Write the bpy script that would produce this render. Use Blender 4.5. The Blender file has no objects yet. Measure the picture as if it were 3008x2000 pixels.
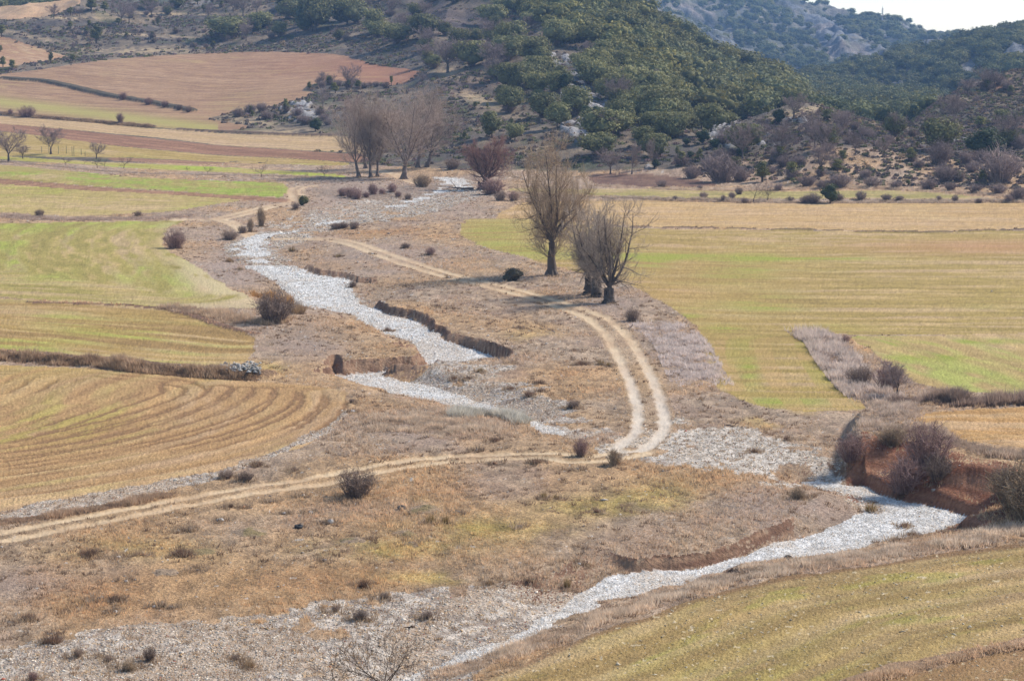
import bpy, math, random
import numpy as np
rad = math.radians
SC = bpy.context.scene
rng = np.random.default_rng(7)
random.seed(7)

# ---------------------------------------------------------------- camera
HC = 25.5; FPX = 6400.0; PITCH = math.atan(873 / 6400.0)
SP, CP = math.sin(PITCH), math.cos(PITCH)
cd = bpy.data.cameras.new('camera'); cam = bpy.data.objects.new('camera', cd)
SC.collection.objects.link(cam); SC.camera = cam
cam.location = (0, 0, HC); cam.rotation_euler = (math.pi / 2 - PITCH, 0, 0)
cd.sensor_width = 36; cd.lens = 36 * FPX / 3008; cd.clip_end = 20000; cd.clip_start = 1
# ---------------------------------------------------------------- light
SUN_EL, SUN_AZ = 40.0, 58.0          # azimuth from +Y (view direction) towards +X
w = bpy.data.worlds.new('World'); SC.world = w; w.use_nodes = True
nt = w.node_tree; nt.nodes.clear()
sky = nt.nodes.new('ShaderNodeTexSky'); sky.sky_type = 'NISHITA'; sky.sun_disc = False
sky.sun_elevation = rad(SUN_EL); sky.sun_rotation = rad(SUN_AZ)
sky.altitude = 1000; sky.air_density = 1.0; sky.dust_density = 1.0; sky.ozone_density = 1.0
bg = nt.nodes.new('ShaderNodeBackground'); bg.inputs['Strength'].default_value = 0.15
wo = nt.nodes.new('ShaderNodeOutputWorld')
nt.links.new(sky.outputs[0], bg.inputs[0]); nt.links.new(bg.outputs[0], wo.inputs[0])
sl = bpy.data.lights.new('sun', 'SUN'); so = bpy.data.objects.new('sun', sl); SC.collection.objects.link(so)
sl.energy = 4.2; sl.angle = rad(6.0); sl.color = (1.0, 0.94, 0.87)
so.rotation_euler = (rad(90 - SUN_EL), 0, rad(180 - SUN_AZ))
so.location = (0, 0, 300)
SC.view_settings.view_transform = 'Standard'; SC.view_settings.look = 'None'
SC.view_settings.exposure = 0.5; SC.view_settings.gamma = 1.0
SC.cycles.max_bounces = 4; SC.cycles.diffuse_bounces = 2; SC.cycles.volume_bounces = 0
SC.cycles.transparent_max_bounces = 4

# ---------------------------------------------------------------- frames, noise, helpers
FR = {'S': (0, 0, 1), 'D': (0, 0, .7839), 'Z1': (0, 0, 2.24), 'Z2': (900, 0, 2.24), 'Z3': (1700, 0, 1.8035),
      'Z4': (0, 600, 2.24), 'Z5': (900, 600, 2.24), 'Z6': (1800, 600, 1.9528), 'Z7': (0, 1300, 2.24),
      'Z8': (900, 1300, 2.24), 'Z9': (1900, 1200, 1.9603)}
def S(f, pts):
    ox, oy, s = FR[f]
    p = np.array(pts, float).reshape(-1, 2)
    return np.stack([ox + p[:, 0] / s, oy + p[:, 1] / s], 1)
def cat(*a): return np.concatenate(a, 0)
def lin(c, k=0.8):
    c = np.array(c, float) / 255.0
    return np.where(c <= .04045, c / 12.92, ((c + .055) / 1.055) ** 2.4) * k
def ray(sp):
    px = (sp[:, 0] - 1504) / FPX; py = (1000 - sp[:, 1]) / FPX
    den = CP + py * SP
    return px / den, (-SP + py * CP) / den      # X per Y, z per Y
def proj(X, Y, Z):
    dz = Z - HC
    f = Y * CP - dz * SP
    return 1504 + FPX * X / f, 1000 - FPX * (Y * SP + dz * CP) / f
TAB = [np.random.default_rng(100 + i).random((256, 256)) for i in range(24)]
def vn(x, y, s=0):
    T = TAB[s % 24]
    xi = np.floor(x); yi = np.floor(y); u = x - xi; v = y - yi
    xi = xi.astype(np.int64) & 255; yi = yi.astype(np.int64) & 255
    u = u * u * (3 - 2 * u); v = v * v * (3 - 2 * v)
    x1 = (xi + 1) & 255; y1 = (yi + 1) & 255
    a = T[xi, yi] * (1 - u) + T[x1, yi] * u
    b = T[xi, y1] * (1 - u) + T[x1, y1] * u
    return a * (1 - v) + b * v
def fbm(x, y, s=0, o=4, g=.5):
    r = 0; am = 1; t = 0
    for i in range(o):
        r = r + am * vn(x * 2 ** i + 17.3 * i, y * 2 ** i + 5.1 * i, s + i); t += am; am *= g
    return r / t
def ss(x, a=0.0, b=1.0):
    t = np.clip((x - a) / (b - a), 0, 1); return t * t * (3 - 2 * t)
def mixc(a, b, t): t = np.asarray(t)[..., None]; return a * (1 - t) + b * t
def smooth_line(p, n=5, closed=False):
    p = np.asarray(p, float)
    if closed: q = np.concatenate([p[-1:], p, p[:2]])
    else: q = np.concatenate([2 * p[:1] - p[1:2], p, 2 * p[-1:] - p[-2:-1]])
    out = []
    for i in range(1, len(q) - 2):
        a, b, c, d = q[i - 1], q[i], q[i + 1], q[i + 2]
        for k in range(n):
            t = k / n
            out.append(.5 * (2 * b + (c - a) * t + (2 * a - 5 * b + 4 * c - d) * t * t + (3 * b - a - 3 * c + d) * t ** 3))
    if not closed: out.append(p[-1])
    return np.array(out)
def inside(P, px, py):
    """even-odd test of points against polygon P"""
    r = np.zeros(px.shape, bool)
    x0, y0 = P.min(0); x1, y1 = P.max(0)
    m = (px >= x0) & (px <= x1) & (py >= y0) & (py <= y1)
    if not m.any(): return r
    X = px[m]; Y = py[m]; c = np.zeros(X.shape, bool)
    Q = np.roll(P, -1, 0)
    for (ax, ay), (bx, by) in zip(P, Q):
        if ay == by: continue
        k = (ay > Y) != (by > Y)
        c ^= k & (X < (bx - ax) * (Y - ay) / (by - ay) + ax)
    r[m] = c
    return r
def dist(L, px, py, side=False, closed=False):
    """distance to polyline L (world), optionally signed offset and length along"""
    A = L if closed else L[:-1]; B = np.roll(L, -1, 0) if closed else L[1:]
    best = np.full(px.shape, 1e18); al = np.zeros(px.shape); sd = np.ones(px.shape) if side else None
    acc = 0
    for (ax, ay), (bx, by) in zip(A, B):
        dx, dy = bx - ax, by - ay; l2 = dx * dx + dy * dy
        if l2 < 1e-9: continue
        ex = px - ax; ey = py - ay
        t = np.clip((ex * dx + ey * dy) / l2, 0, 1)
        d = (ex - t * dx) ** 2 + (ey - t * dy) ** 2
        m = d < best
        best[m] = d[m]
        if side:
            l = math.sqrt(l2)
            al[m] = acc + t[m] * l
            sd[m] = np.sign(dx * ey - dy * ex)[m]
            acc += l
    best = np.sqrt(best)
    return (best, sd, al) if side else best
def near(L, px, py, R):
    """distance, computed only where it can be below R"""
    out = np.full(px.shape, 1e3)
    x0, y0 = L.min(0) - R; x1, y1 = L.max(0) + R
    m = (px > x0) & (px < x1) & (py > y0) & (py < y1)
    if m.any(): out[m] = dist(L, px[m], py[m])
    return out

# ---------------------------------------------------------------- the lie of the land
# every column: how high (photo row) and how far each break of slope stands
PROF = {
 -700: [(370,474),(300,540),(260,590),(185,690),(150,735),(120,800),(75,850),(30,930),(30,1000),(-20,1400),(-50,1500),(-40,1700),(-40,1900),(-60,2200)],
 0:    [(370,474),(300,540),(260,590),(185,690),(150,735),(120,800),(75,850),(22,930),(30,1000),(0,1400),(-50,1500),(-40,1700),(-40,1900),(-60,2200)],
 500:  [(370,474),(300,545),(250,600),(200,660),(160,715),(120,780),(60,850),(0,930),(-30,1000),(-80,1250),(-120,1400),(-100,1500),(-100,1900),(-120,2200)],
 900:  [(395,434),(330,500),(270,550),(195,640),(160,680),(100,740),(50,790),(-20,860),(-60,930),(-90,1250),(-100,1400),(-100,1500),(-100,1900),(-120,2200)],
 1100: [(400,426),(320,475),(250,530),(200,590),(150,640),(100,690),(40,750),(-60,830),(-70,950),(-80,1250),(-90,1350),(-90,1500),(-90,1900),(-120,2200)],
 1300: [(400,426),(330,460),(270,500),(200,560),(150,610),(100,660),(50,710),(-50,800),(-20,900),(-20,1250),(-10,1300),(0,1500),(-50,1900),(-150,2300)],
 1400: [(405,419),(340,450),(280,495),(220,550),(160,600),(110,650),(60,700),(-2,780),(40,900),(60,1200),(60,1300),(70,1500),(0,1900),(-150,2300)],
 1500: [(410,413),(350,445),(300,480),(250,530),(200,580),(150,640),(100,700),(48,790),(90,900),(100,1200),(100,1300),(110,1500),(20,1900),(-110,2300)],
 1600: [(412,410),(380,425),(350,440),(322,465),(325,500),(260,590),(180,700),(108,800),(150,900),(150,1200),(150,1300),(150,1500),(80,1900),(-70,2300)],
 1700: [(415,406),(370,425),(320,450),(288,480),(305,530),(250,640),(200,740),(155,830),(200,920),(190,1150),(185,1250),(190,1500),(100,1900),(-40,2300)],
 1800: [(420,400),(370,422),(310,450),(256,485),(280,540),(240,660),(215,760),(192,850),(235,930),(212,1100),(200,1200),(210,1450),(110,1900),(2,2250)],
 1870: [(430,388),(380,405),(315,440),(246,490),(280,550),(255,700),(250,780),(245,850),(265,930),(222,1080),(186,1200),(200,1450),(110,1850),(20,2200)],
 1950: [(432,385),(380,405),(320,440),(262,490),(295,560),(295,700),(300,780),(300,850),(300,930),(232,1080),(174,1200),(190,1450),(110,1850),(43,2150)],
 2080: [(435,382),(390,400),(340,430),(296,490),(315,560),(320,700),(310,780),(300,850),(290,930),(222,1060),(146,1200),(165,1450),(110,1850),(74,2100)],
 2200: [(440,376),(390,405),(320,450),(220,560),(245,640),(275,720),(270,780),(250,850),(230,930),(172,1060),(118,1180),(150,1450),(125,1800),(102,2050)],
 2358: [(445,371),(380,410),(290,470),(163,600),(190,680),(230,740),(230,800),(200,860),(170,930),(132,1050),(84,1150),(120,1450),(125,1800),(125,2000)],
 2760: [(445,371),(370,410),(260,470),(110,600),(130,680),(150,740),(150,800),(150,860),(120,930),(80,1050),(30,1150),(60,1450),(100,1800),(125,2000)],
}
TX0, TX1, TDX = -700, 3100, 10
TY0, TY1, TDY = 60, 3600, 4
tx = np.arange(TX0, TX1, TDX); ty = np.arange(TY0, TY1, TDY)
ks = sorted(PROF); K = np.array([PROF[k] for k in ks], float)
nodes = np.stack([[np.interp(tx, ks, K[:, i, j]) for j in (0, 1)] for i in range(K.shape[1])])   # node, (row,Y), col
TT = np.zeros((len(tx), len(ty)))
for c in range(len(tx)):
    r = nodes[:, 0, c]; Yn = nodes[:, 1, c]
    _, sl_ = ray(np.stack([np.full(len(r), 1504.), r * 1.2757], 1))
    zn = HC + sl_ * Yn; zn[0] = 0
    TT[c] = np.interp(ty, np.concatenate([[0, Yn[0] - 1], Yn, [Yn[-1] + 900]]), np.concatenate([[0, 0], zn, [zn[-1] - 150]]))
def blur(T, ax, s):
    n = int(s * 3); k = np.exp(-.5 * (np.arange(-n, n + 1) / s) ** 2); k /= k.sum()
    pad = [(0, 0), (0, 0)]; pad[ax] = (n, n)
    P = np.pad(T, pad, 'edge'); out = np.zeros_like(T)
    for i, kk in enumerate(k):
        sli = [slice(None)] * 2; sli[ax] = slice(i, i + T.shape[ax]); out += kk * P[tuple(sli)]
    return out
B1 = blur(blur(TT, 1, 2.0), 0, 2.0); B2 = blur(blur(TT, 1, 6.0), 0, 4.0)
wy = ss(ty, 1000, 1500)[None, :]; B1 = np.maximum(B1, 0); B2 = np.maximum(B2, 2)
TT = B1 * (1 - wy) + B2 * wy
def table(a, Y):
    u = np.clip((1179 + a * 5037 - TX0) / TDX, 0, len(tx) - 1.001); v = np.clip((Y - TY0) / TDY, 0, len(ty) - 1.001)
    i = u.astype(int); j = v.astype(int); u = u - i; v = v - j
    return (TT[i, j] * (1 - u) + TT[i + 1, j] * u) * (1 - v) + (TT[i, j + 1] * (1 - u) + TT[i + 1, j + 1] * u) * v
def plane(sp, z=0.0):
    a, sl_ = ray(sp)
    Y = np.clip((HC - z) / np.maximum(-sl_, 1e-4), 50, 4000)
    return np.stack([a * Y, Y], 1)
YG = np.concatenate([np.arange(340, 1000, 1.0), np.arange(1000, 3000, 4.0)])
def world(sp, z=None):
    """photo point -> ground point (X, Y)"""
    sp = np.asarray(sp, float).reshape(-1, 2)
    if z is not None: return plane(sp, z)
    out = plane(sp); a, sl_ = ray(sp)
    for i in np.where((out[:, 1] > 350))[0]:
        zt = table(np.full(YG.shape, a[i]), YG); zr = HC + sl_[i] * YG
        k = np.where(zt >= zr)[0]
        if len(k): out[i] = (a[i] * YG[k[0]], YG[k[0]])
        else: out[i] = (a[i] * 3000, 3000)
    return out

# ---------------------------------------------------------------- river, banks, tracks (traced from the photograph, put on the ground)
DEP = 0.66
W_up = cat(S('Z2', [(830,1180),(1000,1180),(1110,1210),(1120,1250),(900,1290),(760,1300),(850,1310),(700,1360),(560,1400),(440,1430),(330,1440),(240,1470),(120,1500),(0,1535)]),
           S('Z4', [(1960,205),(1800,238),(1820,300),(1890,370),(1960,420),(2010,440)]),
           S('Z5', [(0,440),(60,470),(150,482),(280,508),(310,560),(320,620),(450,690),(580,735),(700,748),(780,800),(900,880),(1000,915),(1150,945),(1230,985),(1292,1005),(1285,1048),
                    (1100,1042),(900,1052),(780,1030),(720,1055),(550,1068),(400,1080),(200,1095),(175,1050),(195,1110),(340,1155),(500,1215),(700,1275),(900,1315),(1100,1352),(1250,1390),(1430,1425),
                    (1330,1370),(1200,1320),(1020,1265),(900,1225),(750,1175),(560,1118),(500,1085),(720,1075),(800,1055),(785,1000),(740,940),(600,870),(480,830),(340,750),(200,700),(0,665)]),
           S('Z4', [(2100,690),(1940,655),(1890,600),(1830,530),(1720,470),(1600,410),(1500,340),(1470,280),(1590,235),(1700,200),(1850,190),(2000,130),(2240,90)]),
           S('Z2', [(100,1470),(250,1440),(400,1380),(560,1330),(720,1290),(860,1250)]))
W_mid = S('Z5', [(1480,1450),(1530,1450),(1680,1505),(1740,1545),(1600,1535),(1500,1495)])
W_low = cat(S('Z9', [(880,425),(1000,425),(1150,440),(1250,450),(1320,480),(1500,540),(1700,590),(1820,620),(1880,650),(1700,700),(1500,745),(1400,775),(1250,795),(1000,845),(800,875),(600,905),(400,955),(200,1015),(0,1050)]),
            S('Z8', [(2100,1040),(1970,1060),(1955,1100),(1750,1160),(1560,1250),(1300,1350),(1000,1450),(800,1500),(640,1640),(400,1900),(100,1900),(500,1640),(650,1550),(900,1440),(1100,1360),(1350,1280),(1500,1200),(1650,1115),(1750,1020),(1880,925),(2000,885),(2240,850)]),
            S('Z9', [(200,935),(400,905),(560,860),(650,820),(760,780),(900,740),(1080,680),(1200,620),(1350,570),(1330,540),(1150,490),(900,450)]))
WP = [smooth_line(world(p, -DEP), 3, True) for p in (W_up, W_low)] + [smooth_line(world(W_mid, -.3), 3, True)]
BK = [S('Z5', [(0,440),(60,470),(150,482),(280,508)]),
      S('Z5', [(450,690),(580,735),(700,748),(780,800),(900,880),(1000,915),(1150,945),(1230,985),(1292,1005),(1285,1048)]),
      S('Z5', [(175,1050),(200,1095),(400,1080),(550,1068),(720,1055),(780,1030),(785,1000)]),
      cat(S('Z8', [(1880,925),(2000,885),(2240,850)]), S('Z9', [(200,935),(400,905),(560,860),(650,820),(760,780),(900,740),(1080,680),(1180,630)])),
      S('Z9', [(1250,450),(1320,480),(1500,540),(1700,590),(1820,620),(1880,650),(2000,640)])]
BK = [world(b, -DEP) for b in BK]
PLAT = smooth_line(world(S('D', [(1995,1000),(2015,975),(2060,962),(2120,985),(2200,1022),(2270,1050),(2358,1075),(2500,1100),(2700,1100),(2700,930),(2358,925),(2200,930),(2110,950),(2050,950)]), 1.6), 2, True)
G_in = [S('S', [(-250,1925),(0,1898),(116,1885),(196,1876),(277,1858),(402,1827),(580,1818),(760,1795),(900,1773),(1080,1755),(1190,1746),(1346,1720),(1500,1700),(1614,1702),(1680,1724),(1740,1715),(1700,1790),(1500,1900),(1300,2000),(1190,2200),(-250,2200)]),
        S('S', [(1740,1300),(1830,1280),(1960,1225),(2080,1240),(2200,1262),(2300,1290),(2400,1330),(2450,1370),(2540,1405),(2600,1440),(2640,1470),(2560,1460),(2350,1422),(2250,1412),(2100,1385),(1980,1352),(1850,1342),(1750,1335)]),
        S('S', [(1310,520),(1420,540),(1400,580),(1300,612),(1150,645),(1000,655),(900,700),(800,720),(760,710),(800,670),(860,640),(950,610),(1080,575),(1180,560),(1280,545)]),
        S('Z5', [(-100,400),(0,440),(130,530),(300,560),(460,650),(300,640),(100,605),(0,600),(-100,560)]),
        cat(S('Z4', [(1960,60),(2240,20),(2240,140),(2000,200),(1800,235),(1650,190),(1800,110)]),),
        cat(S('Z5', [(480,825),(930,905),(1100,990),(1160,1035),(760,1052),(785,970),(740,935),(600,865)])),
        cat(S('Z5', [(800,1060),(1290,1045),(1350,1120),(1600,1250),(1850,1390),(1980,1500),(1750,1540),(1500,1440),(1200,1320),(900,1220),(600,1100)]))]
GP = [smooth_line(world(p), 3, True) for p in G_in]
G_field = smooth_line(world(cat(S('Z7', [(-150,505),(0,470),(300,400),(700,330),(1100,260),(1500,160),(1750,70),(1900,0)]), S('Z5', [(150,1440),(230,1380),(270,1330),(250,1400),(120,1520)]), S('Z7', [(1900,50),(1430,240),(1100,330),(700,405),(300,485),(0,535),(-150,560)]))), 3, True)
TRK = [world(cat(S('Z7', [(-400,700),(0,625),(400,550),(800,475),(1200,400),(1600,325),(2000,268)]), S('Z8', [(0,270),(250,215),(600,145),(900,108),(1200,90),(1500,82),(1650,88),(1780,110)]), S('S', [(1780,1345),(1860,1330)]))),
       world(cat(S('Z5', [(-160,208),(0,212),(150,225),(300,255),(450,310),(600,365),(800,430),(1000,485),(1200,530),(1400,580),(1600,640),(1750,690),(1880,735)]), S('S', [(1775,950),(1815,990),(1851,1050),(1882,1112),(1905,1179),(1913,1240),(1897,1281),(1850,1318)]))),
       world(S('Z1', [(1180,1446),(1420,1440),(1600,1402),(1800,1352),(1950,1328),(1958,1300),(1943,1260),(1965,1238),(2010,1228),(2060,1224)])),
       world(S('Z1', [(1440,1440),(1540,1470),(1640,1520),(1690,1556)])),
       world(S('Z2', [(440,1120),(520,1135),(600,1152),(650,1178),(760,1210)]))]
TRK = [smooth_line(t, 5) for t in TRK]

# ---------------------------------------------------------------- fields: outline, guide line, colours
OL, TAN, GRN, BRN, RED = (168,150,78), (198,166,112), (150,178,48), (160,118,88), (160,104,78)
FIELDS = [
 dict(f='Z4', p=[(-300,130),(0,128),(600,120),(1000,112),(1230,106),(1160,130),(1100,170),(1072,220),(1085,290),(1200,345),(1350,440),(1500,530),(1640,600),(1710,665),(1600,682),(1120,682),(850,662),(400,642),(0,612),(-300,590)],
      g=[(-100,560),(300,575),(1000,610),(1250,600),(1150,450),(1000,330),(950,250),(990,170),(1150,110)], c=(176,160,86), green=.8, gc=(162,166,72), br=.10, name='field', lab='pale green winter cereal field curving round the mauve grass'),
 dict(f='Z4', p=[(-300,600),(0,622),(500,652),(850,670),(1100,694),(1300,750),(1500,815),(1660,870),(1680,920),(1650,1000),(1560,1060),(1300,1065),(1000,1052),(700,1012),(400,990),(100,962),(-300,930)],
      g=[(-200,760),(0,770),(800,820),(1600,900)], c=(184,152,88), green=.32, gc=(160,170,50), br=.35, lab='tan and olive striped field above the dark grass hedge line'),
 dict(f='D', p=[(-250,838),(0,842),(300,855),(500,872),(700,886),(770,895),(800,905),(806,930),(790,955),(745,1000),(690,1030),(560,1078),(400,1118),(200,1152),(0,1182),(-250,1225)],
      g=[(790,905),(798,930),(770,960),(700,1005),(560,1055),(400,1095),(200,1130),(0,1160),(-250,1200)], c=(206,164,110), green=.3, gc=(176,166,60), br=.10, lab='tan field with dark curved tramlines'),
 dict(f='Z1', p=[(-300,1060),(0,1085),(400,1122),(900,1166),(1500,1192),(1860,1206),(1862,1292),(1650,1285),(1500,1282),(1000,1250),(500,1220),(0,1178),(-300,1150)],
      g=[(0,1130),(1000,1205),(1860,1250)], c=(178,160,88), green=.5, gc=(148,164,58), br=.1, lab='narrow bright green strip below the orchard row'),
 dict(f='Z1', p=[(-300,1150),(0,1178),(500,1222),(1000,1253),(1500,1284),(1900,1310),(1900,1332),(1560,1312),(1000,1277),(500,1252),(0,1214),(-300,1190)],
      g=[(0,1196),(1000,1265),(1900,1320)], c=(158,116,86), green=.0, br=.5, lab='thin strip of brown bare plough between green strips'),
 dict(f='Z1', p=[(-300,1190),(0,1214),(500,1252),(1000,1277),(1560,1312),(1400,1345),(1250,1372),(1000,1400),(500,1420),(300,1415),(0,1402),(-300,1390)],
      g=[(0,1300),(1000,1340),(1500,1330)], c=(190,168,100), green=.45, gc=(162,164,62), br=.05, lab='yellow green field tapering to the farm track'),
 dict(f='Z1', p=[(-300,745),(0,762),(500,802),(1000,846),(1600,886),(2240,902),(2500,905),(2500,1010),(2240,1006),(1600,966),(1000,906),(500,858),(0,814),(-300,790)],
      g=[(0,785),(1000,875),(2240,950)], c=(204,170,122), green=.08, gc=(180,170,80), br=.1, lab='pale tan stubble strip under the long hedge bank'),
 dict(f='Z1', p=[(-300,790),(0,814),(500,860),(1000,914),(1600,970),(2240,1012),(2400,1020),(2400,1065),(2240,1063),(1600,1030),(1000,986),(700,955),(500,932),(300,900),(0,862),(-300,830)],
      g=[(0,840),(1000,950),(2240,1035)], c=(160,116,88), green=0, br=.4, lab='brown ploughed strip running across the valley'),
 dict(f='Z1', p=[(-300,830),(0,864),(300,902),(700,957),(1000,988),(1600,1032),(2240,1065),(2240,1088),(1800,1082),(1400,1066),(1000,1046),(700,1036),(0,1030),(-300,1020)],
      g=[(0,950),(1000,1015),(2240,1075)], c=(186,158,88), green=.25, gc=(160,165,60), br=.1, lab='olive strip beyond the leafless orchard'),
 dict(f='Z1', p=[(740,1040),(1000,1050),(1400,1068),(1500,1078),(1300,1080),(1000,1072),(760,1060)], g=[(700,1050),(1500,1070)], c=(158,118,90), green=0, br=.4, lab='small brown plot beside the orchard'),
 dict(f='Z1', p=[(0,1030),(700,1068),(1300,1092),(1900,1125),(2240,1150),(2240,1172),(1900,1150),(1500,1135),(1200,1120),(850,1105),(500,1080),(0,1050)], g=[(0,1045),(1000,1100),(2240,1160)], c=(184,172,84), green=.5, gc=(160,180,50), br=0, lab='thin yellow green strip between lines of pale grass'),
 dict(f='Z1', p=cat(S('Z1', [(-400,540),(0,490),(300,455),(700,400),(1000,376),(1400,352),(1800,342),(2240,372)]), S('Z2', [(300,398),(500,437),(650,457),(740,478),(700,530),(600,560),(450,556),(300,546),(200,532)]),
       S('Z1', [(2050,560),(1985,600),(2060,615),(1900,680),(1700,712),(1500,750),(1400,785),(1640,836),(1500,862),(1200,857),(1000,838),(700,802),(300,772),(0,748),(-400,720)])), raw=True,
      gf='Z1', g=[(0,500),(700,560),(1400,600),(2240,560)], c=(172,134,100), tm=.35, green=.15, gc=(176,158,88), br=.18, lab='large reddish tan field on the rising slope'),
 dict(f='Z1', p=[(-200,270),(0,268),(200,308),(330,342),(450,376),(300,402),(150,422),(20,442),(-200,450)], g=[(0,300),(400,400)], c=(190,146,108), green=.02, gc=(176,158,88), br=.2, lab='small reddish tan field among junipers'),
 dict(f='Z1', p=[(-200,90),(0,58),(200,30),(400,8),(540,-20),(545,40),(430,90),(250,120),(0,160),(-200,180)], g=[(0,100),(500,40)], c=(204,164,124), green=.02, gc=(176,158,88), br=.08, lab='high beige field at the head of the scrub'),
 dict(f='D', p=[(1365,404),(1480,402),(1560,408),(1650,426),(1560,430),(1400,428),(1365,420)], g=[(1370,415),(1640,425)], c=(116,86,70), green=0, br=.35, lab='dark red ploughed field at the hill foot'),
 dict(f='D', p=[(1190,432),(1330,436),(1560,433),(1650,437),(1800,441),(2000,440),(2150,443),(2230,452),(2290,461),(2100,459),(2000,458),(1700,459),(1500,455),(1200,442)], g=[(1330,445),(2200,452)], c=(172,156,90), green=.2, gc=(158,170,60), br=0, lab='thin green strip in front of the foothill hedges'),
 dict(f='D', p=[(1140,503),(1190,474),(1240,466),(1500,464),(1800,468),(2358,468),(2760,470),(2760,528),(2358,528),(2100,534),(1800,530),(1480,524),(1250,505)], g=[(1300,495),(1800,498),(2500,500)], c=(204,166,108), green=.08, gc=(180,165,70), br=.12, lab='pale tan field beyond the dark boundary line'),
 dict(f='D', p=[(1068,512),(1090,504),(1140,504),(1250,506),(1460,527),(1800,532),(2100,537),(2358,531),(2760,531),(2760,768),(2358,770),(2000,769),(1930,766),(1880,765),(1855,775),(1880,800),(1920,868),(1960,912),(1990,942),(1850,946),(1750,932),(1665,900),(1640,850),(1605,765),(1585,735),(1520,692),(1460,662),(1420,642),(1330,625),(1260,610),(1200,592),(1130,577),(1090,560),(1063,540)],
      g=[(1300,640),(1800,650),(2700,655)], c=(182,156,86), green=.34, gc=(160,158,60), br=.12, lab='broad olive and tan field right of the poplars'),
 dict(f='D', p=[(1962,774),(2100,772),(2760,772),(2760,925),(2358,908),(2200,898),(2110,882),(2040,832),(1985,795)], g=[(1950,770),(2200,860),(2358,930),(2500,990)], c=(198,168,108), green=.42, gc=(164,172,78), br=.03, lab='green flushed field behind the bramble strip'),
 dict(f='D', p=[(2100,968),(2110,955),(2200,948),(2358,938),(2760,930),(2760,1060),(2358,1035),(2270,1026),(2200,1012),(2170,985)], z=1.6, g=[(2100,960),(2500,955)], c=(206,160,100), green=.2, gc=(176,160,60), br=.15, lab='orange tan field above the eroded red bank'),
 dict(f='S', p=[(1150,2080),(1320,2003),(1480,1958),(1614,1906),(1748,1852),(1900,1810),(2002,1769),(2155,1723),(2359,1685),(2563,1657),(2818,1621),(3008,1596),(3400,1550),(3400,2200),(1100,2200)],
      g=[(1150,2080),(1320,2003),(1614,1906),(1900,1810),(2155,1723),(2563,1657),(3008,1596),(3400,1550)], c=(184,156,98), green=.26, gc=(160,155,55), br=.22, lab='stony ridged field in the near corner with tyre marks'),
]
for F in FIELDS:
    sp = F['p'] if F.get('raw') else S(F['f'], F['p'])
    F['w'] = world(sp, F.get('z'))
    F['w'] = smooth_line(F['w'], 4, True)
    F['gw'] = smooth_line(world(S(F.get('gf', F['f']), F['g']), F.get('z')), 4)
# dark curved tramlines of the near left field
TRAM = [[(768,905),(775,925),(750,955),(690,995),(560,1040),(380,1080),(200,1112),(0,1140)],
        [(715,898),(718,922),(690,950),(620,985),(480,1028),(300,1068),(0,1115)],
        [(655,893),(655,912),(620,945),(540,980),(400,1020),(220,1060),(0,1092)],
        [(605,895),(598,912),(560,938),(480,970),(340,1010),(160,1048),(0,1070)],
        [(560,893),(540,915),(480,945),(380,980),(240,1015),(100,1040),(0,1052)],
        [(505,890),(495,905),(450,930),(370,960),(250,995),(120,1022),(0,1040)],
        [(395,882),(440,890),(450,900),(430,915),(380,935),(300,960),(180,990),(60,1020),(0,1028)],
        [(300,880),(335,886),(348,900),(320,915),(250,940),(150,975),(50,1005),(-60,1030)],
        [(240,874),(290,884),(298,897),(260,915),(180,945),(80,980),(0,1008)],
        [(170,870),(220,872),(190,890),(130,920),(60,950),(0,975)],
        [(165,870),(130,892),(60,925),(0,950)], [(62,862),(30,885),(0,905)], [(0,895),(-60,920)],
        [(-60,862),(60,858),(200,862),(330,872),(420,880)]]
TRAM = [smooth_line(world(S('D', t)), 4) for t in TRAM]
# ---------------------------------------------------------------- ground grid (denser near, coarser far), real heights
COLS = np.arange(-430, 2800, 2.6); AC = (COLS - 1179) / 5037.0
iy = np.arange(1 / 76.0, 1 / 432.0, -(1 / 76.0 - 1 / 432.0) / 640)
ROWS = np.concatenate([1 / iy, np.arange(432, 900, 1.0), np.arange(900, 1400, 2.0), np.arange(1400, 2700, 4.0)])
NR, NC = len(ROWS), len(COLS)
Y = np.repeat(ROWS[:, None], NC, 1); X = Y * AC[None, :]
A = np.repeat(AC[None, :], NR, 0)
Z = table(A, Y)
NV = int(np.searchsorted(ROWS, 470))           # valley rows
vx, vy = X[:NV], Y[:NV]
# hill relief
h = ss(Z, 1.5, 14)
D_col = 1179 + A * 5037
cult = 1 - ss(D_col, 700, 1000) * 1.0
cult = np.where(Y > 790, cult * (1 - ss(Y, 790, 850)), cult); cult = np.maximum(cult, (1 - ss(D_col, 930, 1010)) * (1 - ss(Y, 690, 730)))
amp = h * (1 - .93 * cult)
rid = 1 - np.abs(2 * fbm(X / 46, Y / 90, 1, 4) - 1)
Z = Z + amp * ((rid - .75) * 9 + (fbm(X / 11, Y / 14, 3, 3) - .5) * 2.6)
far = ss(Y, 950, 1300)
rid2 = 1 - np.abs(2 * fbm(X / 120 + 3, Y / 260, 5, 5) - 1)
Z = Z + far * ((rid2 - .8) * 42 + (fbm(X / 22, Y / 30, 7, 4) - .5) * 13)
Z = np.where(Y > 900, Z, Z + (fbm(X / 30, Y / 30, 9, 2) - .5) * .30)
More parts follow.
